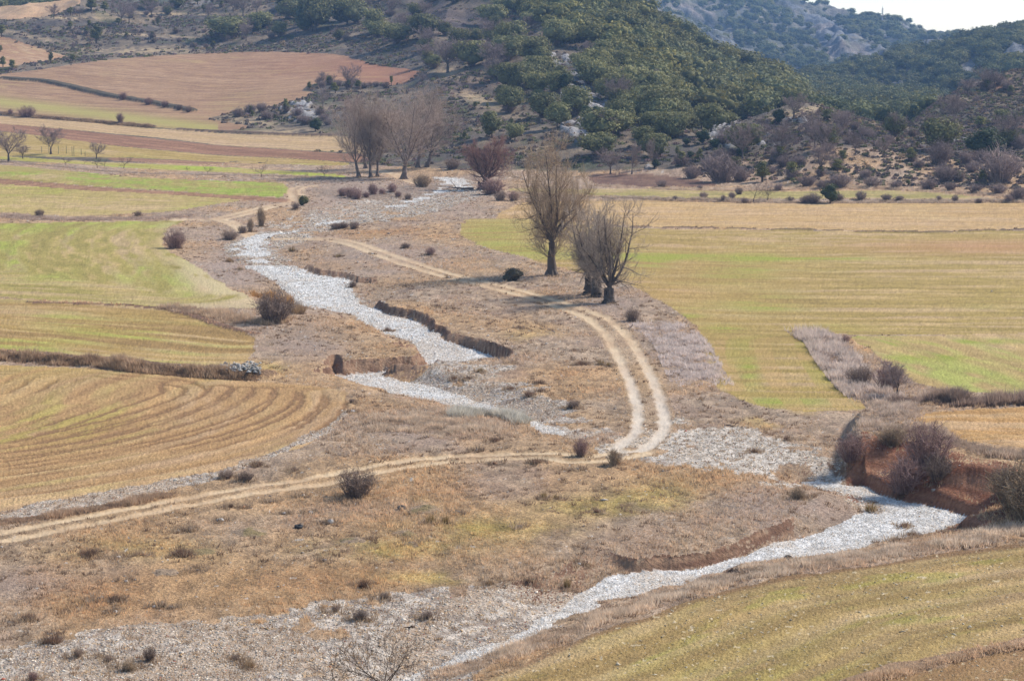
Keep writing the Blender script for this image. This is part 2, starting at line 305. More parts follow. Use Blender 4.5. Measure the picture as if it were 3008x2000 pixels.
# river bed and banks
SX0, _ = proj(X, Y, Z)
jx = (fbm(vx / 2.2, vy / 2.2, 2, 3) - .5); jy = (fbm(vx / 2.2, vy / 2.2, 6, 3) - .5)
bx, by = vx + jx * 1.1, vy + jy * 1.1
db = np.full(vx.shape, 1e3); inW = np.zeros(vx.shape, bool)
for k, P in enumerate(WP[:2]):
    m = inside(P, bx, by)
    inW |= m
    c = np.concatenate([P, P[:1]])
    dn_ = near(c, bx, by, 16); db = np.minimum(db, dn_)
inS = inside(WP[2], bx, by)
din = np.where(inW, db, 0.0); db[inW] = 0
dk = np.full(vx.shape, 1e3)
for P in BK: dk = np.minimum(dk, near(P, bx, by, 16))
sharp = 1 - ss(dk - db, .7, 2.2)
wfar = 4.2 + 6 * ss(vy, 185, 240) - 1.2 * (1 - ss(near(BK[2], vx, vy, 14), 8, 13))
dep = DEP * (1 - .35 * ss(vy, 205, 330)) * (.66 + .5 * fbm(vx / 6, vy / 8, 17, 3))
d2_ = near(BK[2], vx, vy, 12); dep = dep * (1 + .15 * (1 - ss(near(BK[1], vx, vy, 12), 4, 9))); dep = dep + (.98 - dep) * (1 - ss(d2_, 5, 10))
sxf = SX0[:NV]; bankw = .55 + .5 * fbm(vx / 1.4, vy / 1.4, 12, 3) + 2.0 * (ss(sxf, 2130, 2420) + ss(sxf, 1860, 1760)) * (vy < 145) * (sxf < 2540)
prof = np.where(sharp > .5, ss(db / bankw), ss(db / wfar) ** .8)
prof = prof * sharp + ss(db / wfar) ** .8 * (1 - sharp)
zr = -dep * (1 - prof)
inP = inside(PLAT, bx, by); dp = near(np.concatenate([PLAT, PLAT[:1]]), bx, by, 16); dp[inP] = 0
zp = 1.7 * (1 - ss(dp / 8)) * ss(D_col[:NV], 1950, 2000) * ss(db / (2.6 + 1.5 * fbm(vx / 3, vy / 3, 4, 2))) 
zp = zp * (1 + .25 * (fbm(vx / 2.5, vy / 2.5, 8, 3) - .5))
Z[:NV] += zr + zp
# zones ----------------------------------------------------------
CL = np.zeros((NR, NC), np.int16)              # 0 grassland
C = np.zeros((NR, NC, 3)); BMP = np.full((NR, NC), 1.0)
f1 = fbm(vx / 9, vy / 14, 1, 4); f2 = fbm(vx / 2.3, vy / 3.5, 5, 4); f3 = fbm(vx / .7, vy / 1.1, 9, 3); f4 = fbm(vx / 22, vy / 30, 13, 3)
base = mixc(lin((196, 168, 138)), lin((164, 138, 114)), ss(f2, .35, .65))
base = mixc(base, lin((196, 158, 112)), ss(f1, .42, .66) * .65)
SX, SY = proj(X, Y, Z)
def blob(f, x, y, rx, ry):
    c = S(f, [(x, y)])[0]; s = FR[f][2]
    return np.exp(-(((SX[:NV] - c[0]) * s / rx) ** 2 + ((SY[:NV] - c[1]) * s / ry) ** 2))
orange = blob('Z7', 1300, 930, 900, 170) + blob('Z7', 500, 1020, 700, 120) + blob('Z5', 1550, 1080, 380, 110) + blob('Z5', 1700, 620, 350, 60) + blob('Z5', 500, 180, 450, 40) + blob('Z8', 200, 900, 400, 100) + blob('Z8', 600, 500, 700, 150)*.7 + blob('Z9', 350, 400, 150, 50) + blob('Z5', 150, 410, 150, 40) + blob('Z8', 1100, 250, 700, 120) * .6 + blob('Z5', 1500, 900, 300, 150) * .5
olive = blob('Z8', 1150, 570, 600, 80) + blob('Z8', 500, 700, 500, 60) * 1.2 + blob('Z8', 1900, 420, 400, 70) + blob('Z8', 850, 890, 300, 40) * 1.5 + blob('Z9', 60, 520, 250, 100) + blob('Z8', 780, 420, 90, 40) * 1.5 + blob('Z7', 900, 700, 500, 80) * .6 + blob('Z6', 950, 1230, 220, 60) * 1.2 + blob('Z4', 1750, 1080, 130, 50) + blob('Z5', 1500, 880, 200, 60) * .6
grey = blob('Z6', 380, 880, 160, 190) * .7 + blob('Z5', 900, 1450, 500, 110) + blob('Z4', 1500, 400, 250, 200) + blob('Z2', 600, 1280, 700, 100) + blob('Z5', 500, 380, 500, 120) * .7 + blob('Z4', 2000, 850, 300, 150) * .7 + blob('Z5', 2000, 640, 200, 60) + blob('Z9', 800, 560, 500, 120) * .8 + blob('Z7', 200, 930, 400, 100) * .5
base = mixc(base, mixc(lin((196, 154, 106)), lin((174, 134, 92)), ss(f2, .4, .6)), np.clip(orange, 0, 1) * ss(f1, .22, .55) * .7)
base = mixc(base, mixc(lin((176, 154, 84)), lin((200, 168, 106)), ss(f2, .4, .62)), np.clip(olive, 0, 1) * ss(f1 + f2 - .5, .25, .6) * .85)
base = mixc(base, mixc(lin((196, 174, 156)), lin((150, 130, 118)), ss(f3, .35, .65)), np.clip(grey, 0, 1) * .75)
base *= (.62 + .76 * ss(f3, .25, .75) * .6 + .3 * ss(f2, .3, .7))[..., None]
# scattered pale pebbles
peb = vn(vx / .35, vy / .5, 15) > .955
base = np.where(peb[..., None], lin((205, 192, 175)), base)
C[:NV] = base
# fields
WN = 1 + np.random.default_rng(77).normal(0, .085, (NR, NC)).clip(-.22, .22)
C[:NV] *= WN[:NV, :, None] ** 1.2; Z[:NV] += (WN[:NV] - 1) * .14
def paint_field(i, F, sl):
    x, y = X[sl], Y[sl]; k0 = max(0.3, float(np.median(y)) ** 2 / 165000 * 2.3)   # metres of depth per picture row there
    jx = (fbm(x / 1.7, y / 3, 3, 2) - .5) * 1.0; jy = (fbm(x / 1.7, y / 3, 7, 2) - .5) * 1.2
    m = inside(F['w'], x + jx, y + jy)
    if not m.any(): return
    xm, ym = x[m], y[m]
    d, sd, al = dist(F['gw'], xm, ym, side=True)
    q = d * sd
    wid = max(.8, k0 * 1.3)
    st = fbm(al / 30 + 3, q / wid, i, 3)              # streaks along the rows
    fine = fbm(al / 5, q / max(.35, k0 * .8), i + 4, 2)
    big = fbm(xm / 16, ym / 24, i + 2, 3)
    col = np.repeat(lin(F['c'])[None], len(xm), 0)
    tan = mixc(lin(TAN), lin((190, 158, 122)), ss(st, .35, .65))
    col = mixc(col, tan, ss(fine + st - 1, -.22, .3) * (.15 if F['green'] == 0 else F.get('tm', .7)))
    g = F['green']
    gm = ss(big * .65 + st * .35, .62 - g * .28, .80 - g * .30) * ss(fine, .2, .6)
    col = mixc(col, lin(F.get('gc', (160, 170, 60))) * .9 + lin(TAN) * .1, gm * min(1, g * 1.8 + .1))
    bm = ss(1 - st, .52, .68) * F['br']
    col = mixc(col, lin(BRN) * .85, bm)
    col *= (.80 + .40 * fine)[:, None]
    sp_ = vn(xm / .4, ym / (.45 * k0 + .15), i + 9); col *= (.87 + .26 * sp_)[:, None] * WN[sl][m][:, None] ** .6; Z[sl][m] += (WN[sl][m] - 1) * .07
    spc = max(1.1, 2.7 * k0); ln = np.sin(q * 2 * math.pi / spc + 2.5 * (fbm(al / 18, q / 6, i + 1, 2) - .5)); col *= (1 + .075 * ln * ss(fbm(xm / 9, ym / 12, i + 6, 2), .3, .6))[:, None]; col *= (.86 + .28 * st)[:, None]
    if i == 0:
        dE = near(F['w'], xm, ym, 9); col = mixc(col, lin((212, 186, 150)), (1 - ss(dE, 2, 6.5)) * ss(SX[sl][m], 400, 620) * ss(fine, .2, .5) * .75)
    if i == 2:
        t = np.full(xm.shape, 9.)
        for L in TRAM: t = np.minimum(t, near(L, xm, ym, 3))
        t = t + (fbm(xm / 1.2, ym / 1.2, 5, 2) - .5) * .5
        r = (1 - ss(np.abs(t - .8), .08, .42)) * (.35 + .65 * ss(fbm(xm / 5, ym / 7, 2, 2), .35, .6)) + (1 - ss(t, .3, 1.6)) * .25
        col = mixc(col, lin((150, 114, 78)), r * .8)
        e = ss(ym, 150, 190)
        col = mixc(col, lin((176, 162, 62)), e * .5 * ss(fine, .3, .6))
        Z[sl][m] -= r * .07
    if i == 20:                                     # near corner field: ridges and tyre marks
        ph = np.sin(q / 3.1 * 2 * math.pi + 1.5 * (big - .5))
        col = mixc(col, lin((150, 120, 72)), ss(ph + (st - .5) * 2.2, .1, 1.1) * .42); col = mixc(col, lin((222, 190, 138)), ss(-ph + (fine - .5) * 1.5, .2, 1.1) * .3)
        lug = np.sin(al * 2 * math.pi / .42 + np.sign(ph) * 1.) * ss(np.abs(ph), .55, .9)
        col *= (1 - .16 * ss(lug, .1, .8))[:, None]
        col = mixc(col, lin((156, 160, 60)), ss(fbm(xm / 3, q / 1.2, 3, 3), .58, .75) * .4 * ss(fine, .3, .6))
        Z[sl][m] += ph * .05
        far_ = near(F['w'], xm, ym, 4)
        col = mixc(col, lin((136, 102, 76)), (1 - ss(far_, .2, .7)) * .7)
        col = mixc(col, lin((160, 122, 86)), brown19(xm, ym) * .75)
        pe = vn(xm / .22, ym / .3, 3) > .93
        col = np.where(pe[:, None], lin((222, 200, 160)), col)
    if i == 17 or i == 18:
        gx_ = sum(np.exp(-(((SX[sl][m] - a_) / c_) ** 2 + ((SY[sl][m] - b_) / d_) ** 2)) for a_, b_, c_, d_ in
                  [(1560, 730, 120, 12), (1450, 690, 110, 30), (1950, 750, 200, 6), (2300, 760, 500, 6), (2180, 800, 110, 30), (2250, 890, 120, 30), (1920, 770, 60, 20), (2300, 1180, 150, 14), (2200, 1080, 30, 60), (2010, 930, 60, 8), (2640, 1010, 120, 8), (2750, 1050, 160, 9), (2900, 1003, 150, 8), (2130, 970, 60, 14)])
        col = mixc(col, lin((158, 166, 62)), np.clip(gx_, 0, 1) * ss(st * 1.4 + fine + big * .8, 1.25, 1.9))
        if i == 17:
            rb = np.exp(-(((SX[sl][m] - 2900) / 400) ** 2 + ((SY[sl][m] - 725) / 22) ** 2)) + np.exp(-(((SX[sl][m] - 2000) / 300) ** 2 + ((SY[sl][m] - 850) / 160) ** 2)) * .3
            col = mixc(col, lin((190, 140, 96)), np.clip(rb, 0, 1) * .7)
            sw = 1 - ss(ym, 178, 196)
            dd_ = near(SWA, xm, ym, 60); col = mixc(col, lin((200, 162, 104)), sw * (np.sin(dd_ * 2 * math.pi / 3.4) > .2) * .5 * ss(fine, .25, .5))
            col = mixc(col, lin((158, 162, 60)), sw * (np.sin(dd_ * 2 * math.pi / 5.9 + 1) > .5) * .5 * ss(big, .35, .55))
    if i == 11:
        redd = np.exp(-(((SX[sl][m] - 1180) / 170) ** 2 + ((SY[sl][m] - 215) / 60) ** 2)) + .5 * np.exp(-(((SX[sl][m] - 950) / 300) ** 2 + ((SY[sl][m] - 185) / 50) ** 2))
        col = mixc(col, lin((172, 108, 82)), np.clip(redd, 0, 1) * .5)
        gl = np.exp(-(((SY[sl][m] - (300 + SX[sl][m] * .125)) / 16) ** 2)) * (SX[sl][m] < 640)
        col = mixc(col, lin((184, 174, 96)), gl * .75)
    C[sl][m] = col; CL[sl][m] = 10 + i; BMP[sl][m] = .55
    Z[sl][m] += (fine - .5) * .06
SWA = smooth_line(world(S('D', [(1870,790),(1885,830),(1920,880),(1970,935),(2000,960)])), 4)
B19 = world(S('Z9', [(1050, 1590), (1300, 1540), (1600, 1480), (1800, 1440), (2172, 1375), (2600, 1300), (2600, 2000), (900, 2000)]))
def brown19(x, y): return inside(B19, x, y).astype(float)
slv = slice(0, int(np.searchsorted(ROWS, 1020)))
for i, F in enumerate(FIELDS): paint_field(i, F, slv)

# hills ----------------------------------------------------------
NH = int(np.searchsorted(ROWS, 425))
hx, hy = X[NH:], Y[NH:]; sx, sy = SX[NH:], SY[NH:]
g1 = fbm(hx / 18, hy / 22, 3, 4); g2 = fbm(hx / 5 + Z[NH:] / 4, hy / 7 - Z[NH:] / 3, 8, 4); g3 = fbm(hx / 1.6, hy / 2.6, 2, 3)
hc = mixc(lin((130, 114, 94)), lin((104, 94, 84)), ss(g1, .4, .62))
hc = mixc(hc, lin((96, 98, 66)), ss(g2, .56, .72) * .7)
hc = mixc(hc, lin((194, 168, 130)), ss(g2 + .35 * (g1 - .5), .50, .30) * .0 + ss(1 - g2, .55, .7) * .3)
hc *= (.6 + .8 * g3)[..., None]
def hb(f, x, y, rx, ry, rot=0.0):
    c = S(f, [(x, y)])[0]; s = FR[f][2]
    u = (sx - c[0]) * s; v = (sy - c[1]) * s
    cr, sr = math.cos(rot), math.sin(rot)
    return np.exp(-(((u * cr + v * sr) / rx) ** 2 + ((-u * sr + v * cr) / ry) ** 2))
nearhill = hy < 1000
tanb = hb('Z1', 900, 340, 420, 30) + hb('Z1', 200, 240, 180, 14, .2) + hb('Z1', 1000, 235, 400, 8, .05) + hb('Z1', 450, 120, 350, 14) + hb('Z1', 1100, 95, 500, 9) + hb('Z1', 1650, 800, 200, 26, .1) + hb('Z1', 1850, 870, 250, 22) + hb('Z1', 1950, 730, 90, 20)
tanb = tanb + hb('Z2', 950, 480, 80, 50) + hb('Z2', 1100, 640, 160, 40, .3) + hb('Z3', 1150, 600, 200, 26, -.25) + hb('Z3', 1500, 850, 300, 30, -.6) + hb('Z3', 1400, 590, 120, 20) + hb('Z3', 1000, 520, 100, 40)
hc = mixc(hc, lin((204, 176, 134)), np.clip(tanb, 0, 1) * ss(g2 + g3, .7, 1.05) * .9 * nearhill)
redb = hb('Z3', 1960, 690, 80, 22) + hb('Z3', 2300, 680, 60, 40, -.5) + hb('Z3', 2250, 450, 120, 60) * .5
hc = mixc(hc, lin((168, 100, 72)), np.clip(redb, 0, 1) * ss(g3, .3, .6) * .8)
purp = hb('Z2', 850, 100, 250, 90) + hb('Z2', 1000, 560, 300, 60) + hb('Z3', 1700, 800, 400, 120) * .7 + hb('Z3', 2000, 950, 400, 60)
hc = mixc(hc, lin((112, 94, 90)), np.clip(purp, 0, 1) * .6)
rk = hb('Z2', 1690, 195, 110, 28) + hb('Z2', 1760, 470, 150, 60, .6) + hb('Z2', 1880, 640, 180, 90, .3) + hb('Z2', 1820, 860, 120, 70) + hb('Z1', 1980, 745, 110, 48) * 1.2 + hb('Z3', 800, 720, 90, 60) + hb('Z3', 450, 440, 90, 18, .7) + hb('Z3', 1000, 750, 80, 40) * .7 + hb('Z3', 420, 910, 100, 20) + hb('Z3', 1680, 910, 50, 14) + hb('Z3', 1130, 650, 100, 14) * .7 + hb('Z3', 2010, 740, 60, 10)
rk = np.clip(rk, 0, 1) * nearhill
# far cliffs
ck = hb('Z3', 230, 30, 140, 45, .5) + hb('Z3', 600, 60, 120, 30, .4) + hb('Z3', 900, 330, 260, 45, .55) + hb('Z3', 1060, 400, 90, 40, .5) + hb('Z3', 1330, 230, 60, 130) + hb('Z3', 1240, 120, 120, 50, .5) + hb('Z3', 1500, 280, 170, 60, .3) + hb('Z3', 1900, 245, 80, 20) + hb('Z3', 1560, 540, 130, 26, -.35) + hb('Z3', 2060, 370, 110, 45, -.5) + hb('Z3', 2330, 320, 110, 60, -.4) + hb('Z3', 1640, 490, 80, 20, -.4) + hb('Z3', 450, 120, 200, 60, .5) * .6 + hb('Z3', 700, 240, 120, 40, .4) * .7
ck = np.clip(ck, 0, 1) * (hy > 1000)
fy = (hy > 940)[..., None]
fc = mixc(lin((150, 140, 124)), lin((108, 108, 90)), ss(g1, .35, .6))
rough = fbm(hx / 9 + Z[NH:] / 7, hy / 30, 4, 4)
streak = fbm(hx / 5 + Z[NH:] / 22, hy / 40, 8, 3)
rockc = mixc(lin((92, 96, 100)), lin((142, 140, 138)), ss(rough * .5 + streak * .5, .38, .62))
rockc = mixc(rockc, lin((176, 150, 124)), ss(fbm(hx / 30, hy / 60, 9, 2), .6, .75) * .4)
fc = mixc(fc, rockc, ss(ck * .75 + (rough - .5) * 1.9, .26, .5) * .95)
fc *= (.75 + .5 * g3)[..., None]
hc = np.where(fy, fc, hc)
Z[NH:] += (hy > 1000) * ss(ck, .2, .6) * (fbm(hx / 14, hy / 24, 6, 4) - .5) * 15
rn = fbm(hx / 2.2, hy / 3.2, 11, 3)
rmask = ss(rk * .8 + (rn - .5) * 2.2, .42, .6) * (rk > .2)
hc = mixc(hc, mixc(lin((110, 104, 98)), lin((184, 178, 172)), ss(rn, .38, .66)), rmask * .9)
Z[NH:] += rmask * (rn - .4) * 2.4
isf = CL[NH:] >= 10
onhill = (~isf) & (table(A[NH:], hy) > .6)
C[NH:][onhill] = hc[onhill]; CL[NH:][onhill & (hy < 960)] = 5; CL[NH:][onhill & (hy >= 960)] = 6
lowg = (~isf) & ~onhill & (hy >= ROWS[NV - 1])
C[NH:][lowg] = hc[lowg]
# hedge banks and dark embankments
for f, pts, wd, up, col in [('Z1', [(30,520),(300,545),(500,585),(700,630),(850,660),(1000,685),(1150,715),(1260,738)], 2.1, .8, (104, 92, 72)),
                            ('Z1', [(-200,735),(0,747),(250,772),(600,802),(1000,839)], 1.6, .5, (128, 104, 84)),
                            ('Z1', [(1180,858),(1500,877),(1900,892),(2200,898)], 1.6, .5, (128, 104, 84)),
                            ('D', [(1460,525),(1800,530),(2100,536),(2358,529),(2700,529)], .7, .2, (118, 96, 74)),
                            ('Z4', [(-200,1000),(0,1005),(400,1030),(900,1075),(1400,1112),(1700,1130)], 1.8, .45, (138, 110, 84)),
                            ('D', [(1200,458),(1500,462),(1800,462),(2358,466),(2700,466)], 2.2, .3, (176, 152, 128)),
                            ('Z9', [(1100,1590),(1300,1530),(1600,1475),(1900,1420),(2172,1365),(2500,1300)], .7, .12, (176, 144, 112)),
                            ('Z4', [(200,645),(850,668),(1100,692),(1300,745),(1500,812),(1680,850)], .6, .12, (140, 108, 84))]:
    L = smooth_line(world(S(f, pts)), 4)
    d = near(L, X[slv], Y[slv] + (fbm(X[slv] / 2, Y[slv] / 3, 5, 2) - .5) * 1.5, 8)
    k = 1 - ss(d, wd * .5, wd * 1.1)
    Z[slv] += k * up
    m = k > .35
    nn = vn(X[slv] / .8, Y[slv] / 1.2, 4)
    C[slv][m] = (lin(col) * (.75 + .5 * nn[..., None]))[m]
    CL[slv][m] = 0
# gravel, river bed
ig = np.zeros(vx.shape, bool)
for P in GP: ig |= inside(P, bx + jx * 4, by + jy * 5)
patch = fbm(vx / 3.5, vy / 5, 10, 3)
ig &= (patch + .25 * (f1 - .5) + .25 * (f3 - .5) < np.where(inside(GP[0], vx, vy), .80, .66))
igf = inside(G_field, vx + jx * 2, vy + jy * 2)
s1 = vn(vx / .3, vy / .42, 1); s2 = vn(vx / .23, vy / .3, 6)
gcol = mixc(lin((150, 134, 122)), lin((226, 212, 194)), ss(s1, .2, .8))
gcol = mixc(gcol, lin((206, 168, 122)), (s2 > .8) * .8)
gcol = mixc(gcol, lin((190, 160, 128)), .2 + ss(f2, .40, .6) * .5)
wcol = mixc(lin((196, 188, 176)), lin((240, 234, 224)), ss(s1, .2, .7))
wcol = mixc(wcol, lin((212, 192, 168)), ss(f2 + .5 * (f1 - .5), .52, .68) * .7)
ford = inside(GP[1], bx, by); gcol = mixc(gcol, mixc(lin((190, 178, 160)), lin((232, 220, 202)), ss(s1, .2, .8)), np.where(ford, .6, .1)) * np.where(ford, 1.0, .9)[..., None]
CL[:NV][ig] = 2; C[:NV][ig] = gcol[ig]
CL[:NV][igf] = 2; C[:NV][igf] = gcol[igf]
# gravel fading out of the far reach
wm = (inW | inS)
up_fade = (vy > 255) & wm & (din < .3 + 3.0 * ss(patch, .3, .7))
edge = inW & (din < .5 + 2.4 * ss(patch, .38, .66)) & (sharp < .5)
wcol = mixc(wcol, lin((196, 178, 154)), (1 - ss(din, 0, 2.2)) * .5 * (1 - sharp))
C[:NV][wm] = wcol[wm]; CL[:NV][edge] = 2; C[:NV][edge] = mixc(gcol, wcol, .4)[edge]
CL[:NV][wm] = 1; C[:NV][wm] = wcol[wm]
C[:NV][up_fade] = gcol[up_fade] * .95; CL[:NV][up_fade] = 2; gr_ = up_fade & (patch > .60) & (din < 1.0); CL[:NV][gr_] = 0; C[:NV][gr_] = base[gr_]
Z[:NV] += np.where(ig | wm, (s1 - .5) * np.where(wm, .012, .03), (f3 - .5) * np.where(CL[:NV] == 0, .16, .0))
# banks
zt = Z[:NV]
gy = np.zeros_like(zt); gx = np.zeros_like(zt)
gy[1:-1] = (zt[2:] - zt[:-2]) / (vy[2:] - vy[:-2]); gx[:, 1:-1] = (zt[:, 2:] - zt[:, :-2]) / (vx[:, 2:] - vx[:, :-2])
steep = np.hypot(gx, gy)
bk = (dk < 5.5) & (db > 0) & (steep > .36) & (zt < -.06)
# big bank soil
big5 = near(BK[4], vx, vy, 12)
D0_ = D_col[:NV]; d4_ = near(BK[3], vx, vy, 12); bk &= ~((d4_ < big5) & (sxf > 2330)); big5 = np.where((d4_ < big5) | (D0_ < 1965), 1e3, big5)
bk |= (big5 < 4.6) & (db > 0) & (vy < 140) & (steep > .25)
lay = vn(zt * 5, vx / 3 + vy / 3, 7)
bcol = mixc(lin((134, 100, 78)), lin((176, 140, 110)), ss(lay, .3, .7))
bcol = mixc(bcol, lin((196, 170, 140)), (vn(vx / .3, zt * 4 + vy / .4, 3) > .82) * ss(dk, 3, 0) * .8)
bcol = mixc(bcol, mixc(lin((150, 92, 64)), lin((178, 122, 90)), ss(lay, .3, .7)), (big5 < 9) * .8)
CL[:NV][bk] = 4; C[:NV][bk] = bcol[bk]
# tracks
for k, T in enumerate(TRK):
    d = near(T, vx, vy, 4) if vy.max() > T[:, 1].min() else None
    wob = (fbm(vx / .9, vy / .9, 3, 2) - .5)
    hw = [.85, .9, .9, .6, .8][k]
    dd = d + wob * .35
    rut = (1 - ss(np.abs(dd - hw), .14, .62 + .35 * ss(vy, 190, 260))) * (.78 + .22 * ss(fbm(vx / 3, vy / 4, 14, 3), .35, .55))
    zone = dd < hw + .75
    fade = 1.0
    if False: fade = .55 + .45 * ss(fbm(vx / 7, vy / 7, 4, 2), .3, .5)
    m = zone & (CL[:NV] != 1)
    ctr = mixc(lin((178, 142, 100)), lin((196, 164, 120)), f3)
    pale = mixc(lin((224, 196, 156)), lin((206, 174, 136)), ss(f2, .3, .7))
    if k == 1: pale = mixc(pale, lin((222, 208, 188)), (1 - ss(vy, 150, 190)) * .8)
    col = mixc(mixc(C[:NV], ctr, .35), pale, rut * .9 * fade)
    C[:NV][m] = col[m]
    keep = m & (rut > .25)
    CL[:NV][keep] = 3; BMP[:NV][keep] = .4
    Z[:NV] -= rut * .06 * m

# ---------------------------------------------------------------- materials
def newmat(name):
    m = bpy.data.materials.new(name); m.use_nodes = True
    n = m.node_tree; b = n.nodes['Principled BSDF']
    b.inputs['Roughness'].default_value = .95; b.inputs['Specular IOR Level'].default_value = .15
    return m, n, b
def ground_mat(name, sc=1.0, bump=.12, var=.35, voro=0.0, vs=4.0, dist_=.1):
    m, n, b = newmat(name); L = n.links.new
    at = n.nodes.new('ShaderNodeVertexColor'); at.layer_name = 'Col'
    geo = n.nodes.new('ShaderNodeNewGeometry')
    no = n.nodes.new('ShaderNodeTexNoise'); no.inputs['Scale'].default_value = 3.5 * sc; no.inputs['Detail'].default_value = 5; no.inputs['Roughness'].default_value = .7
    L(geo.outputs['Position'], no.inputs['Vector'])
    mr = n.nodes.new('ShaderNodeMapRange'); mr.inputs[1].default_value = .3; mr.inputs[2].default_value = .7
    mr.inputs[3].default_value = 1 - var; mr.inputs[4].default_value = 1 + var
    L(no.outputs['Fac'], mr.inputs[0])
    mx = n.nodes.new('ShaderNodeVectorMath'); mx.operation = 'SCALE'
    L(at.outputs['Color'], mx.inputs[0]); L(mr.outputs[0], mx.inputs['Scale'])
    out = mx.outputs[0]; hgt = no.outputs['Fac']
    if voro:
        vo = n.nodes.new('ShaderNodeTexVoronoi'); vo.inputs['Scale'].default_value = vs; L(geo.outputs['Position'], vo.inputs['Vector'])
        hs = n.nodes.new('ShaderNodeSeparateColor'); L(vo.outputs['Color'], hs.inputs[0])
        m2 = n.nodes.new('ShaderNodeMapRange'); m2.inputs[3].default_value = 1 - voro; m2.inputs[4].default_value = 1 + voro * .6
        L(hs.outputs[0], m2.inputs[0])
        mx2 = n.nodes.new('ShaderNodeVectorMath'); mx2.operation = 'SCALE'; L(out, mx2.inputs[0]); L(m2.outputs[0], mx2.inputs['Scale']); out = mx2.outputs[0]
        ad = n.nodes.new('ShaderNodeMath'); ad.operation = 'SUBTRACT'; L(no.outputs['Fac'], ad.inputs[0]); L(vo.outputs['Distance'], ad.inputs[1]); hgt = ad.outputs[0]
    L(out, b.inputs['Base Color'])
    bu = n.nodes.new('ShaderNodeBump'); bu.inputs['Strength'].default_value = 1.0; bu.inputs['Distance'].default_value = bump
    L(hgt, bu.inputs['Height']); L(bu.outputs[0], b.inputs['Normal'])
    return m
M_GRASS = ground_mat('dry grass', 1.3, .22, .42)
M_FIELD = ground_mat('sown soil', 1.6, .12, .38)
M_GRAV = ground_mat('river gravel', 1.0, .05, .18, .22, 5.0)
M_TRK = ground_mat('trodden earth', 1.5, .04, .12)
M_BANK = ground_mat('red earth', 1.2, .25, .3)
M_HILL = ground_mat('hill scrub ground', .45, .5, .35)
M_MOUNT = ground_mat('limestone hill', .12, 2.5, .35)

def mesh_np(name, V, F, cols=None, smooth=True, k=None):
    me = bpy.data.meshes.new(name)
    F = np.asarray(F, np.int32); k = F.shape[1]; nf = len(F)
    me.vertices.add(len(V)); me.vertices.foreach_set('co', np.asarray(V, np.float32).ravel())
    me.loops.add(nf * k); me.loops.foreach_set('vertex_index', F.ravel())
    me.polygons.add(nf); me.polygons.foreach_set('loop_start', np.arange(0, nf * k, k, dtype=np.int32))
    if smooth: me.polygons.foreach_set('use_smooth', np.ones(nf, bool))
    if cols is not None:
        ca = me.color_attributes.new('Col', 'FLOAT_COLOR', 'POINT')
        cc = np.ones((len(V), 4), np.float32); cc[:, :3] = cols; ca.data.foreach_set('color', cc.ravel())
    me.update(calc_edges=True)
    return me
def link(name, me, mat=None, parent=None, **kw):
    o = bpy.data.objects.new(name, me); SC.collection.objects.link(o)
    if mat is not None and me is not None and not me.materials: me.materials.append(mat)
    if parent: o.parent = parent
    for a, b in kw.items(): o[a] = b
    return o
VV = np.stack([X, Y, Z], -1).reshape(-1, 3); CC = C.reshape(-1, 3)
ii = np.arange(NR * NC).reshape(NR, NC)
Q = np.stack([ii[:-1, :-1], ii[:-1, 1:], ii[1:, 1:], ii[1:, :-1]], -1).reshape(-1, 4)
QC = CL[:-1, :-1].copy(); zq = np.stack([Z[:-1, :-1], Z[1:, :-1], Z[:-1, 1:], Z[1:, 1:]]); zq = zq.max(0) - zq.min(0); lo_ = (Z[:NV - 1, :-1] < 1.5) & (dk[:-1, :-1] < 5)
okb = ~((near(BK[3], vx, vy, 12) < near(BK[4], vx, vy, 12)) & (sxf > 2330))[:-1, :-1]
QC[:NV - 1][(zq[:NV - 1] > .2) & lo_ & okb & ~np.isin(QC[:NV - 1], [3])] = 4; QC = QC.reshape(-1)
CBK = C.copy(); CBK[:NV] = bcol; CBK = CBK.reshape(-1, 3)
def patch_obj(name, ids, mat, CC_=None, **kw):
    CC = CC_ if CC_ is not None else globals()['CC']
    m = np.isin(QC, ids)
    if not m.any(): return
    q = Q[m]; u, inv = np.unique(q.ravel(), return_inverse=True)
    me = mesh_np(name, VV[u], inv.reshape(-1, 4), CC[u])
    return link(name, me, mat, kind='structure', **kw)
patch_obj('ground', [0], M_GRASS, label='dry mauve and tan grassland on the valley floor', category='ground')
patch_obj('riverbed', [1], M_GRAV, label='white gravel bed of the dry winding river', category='riverbed')
patch_obj('gravel_bar', [2], M_GRAV, label='stony beige gravel beside the white river bed', category='gravel')
patch_obj('dirt_track', [3], M_TRK, label='two pale wheel ruts of the farm track crossing the grass', category='track')
patch_obj('earth_bank', [4], M_BANK, CBK, label='eroded red earth banks cut by the river', category='bank')
patch_obj('hillside', [5], M_HILL, label='brown scrubby hillsides rising from the valley', category='hill')
patch_obj('far_mountain', [6], M_MOUNT, label='bluish limestone mountain behind the nearer hills', category='mountain')
for i, F in enumerate(FIELDS):
    patch_obj('field', [10 + i], M_FIELD, label=F['lab'], category='field')
# the wider plain under everything, out to the horizon
n = 64; R = 9000
th = np.linspace(0, 2 * math.pi, n, endpoint=False)
V = np.concatenate([[[0, 0, -4]], np.stack([np.cos(th) * R, np.sin(th) * R, np.full(n, -4.)], 1)])
link('plain', mesh_np('plain', V, np.array([[0, 1 + i, 1 + (i + 1) % n] for i in range(n)]), np.full((n + 1, 3), .25)), M_GRASS, kind='structure', label='wide plain out to the horizon', category='ground')

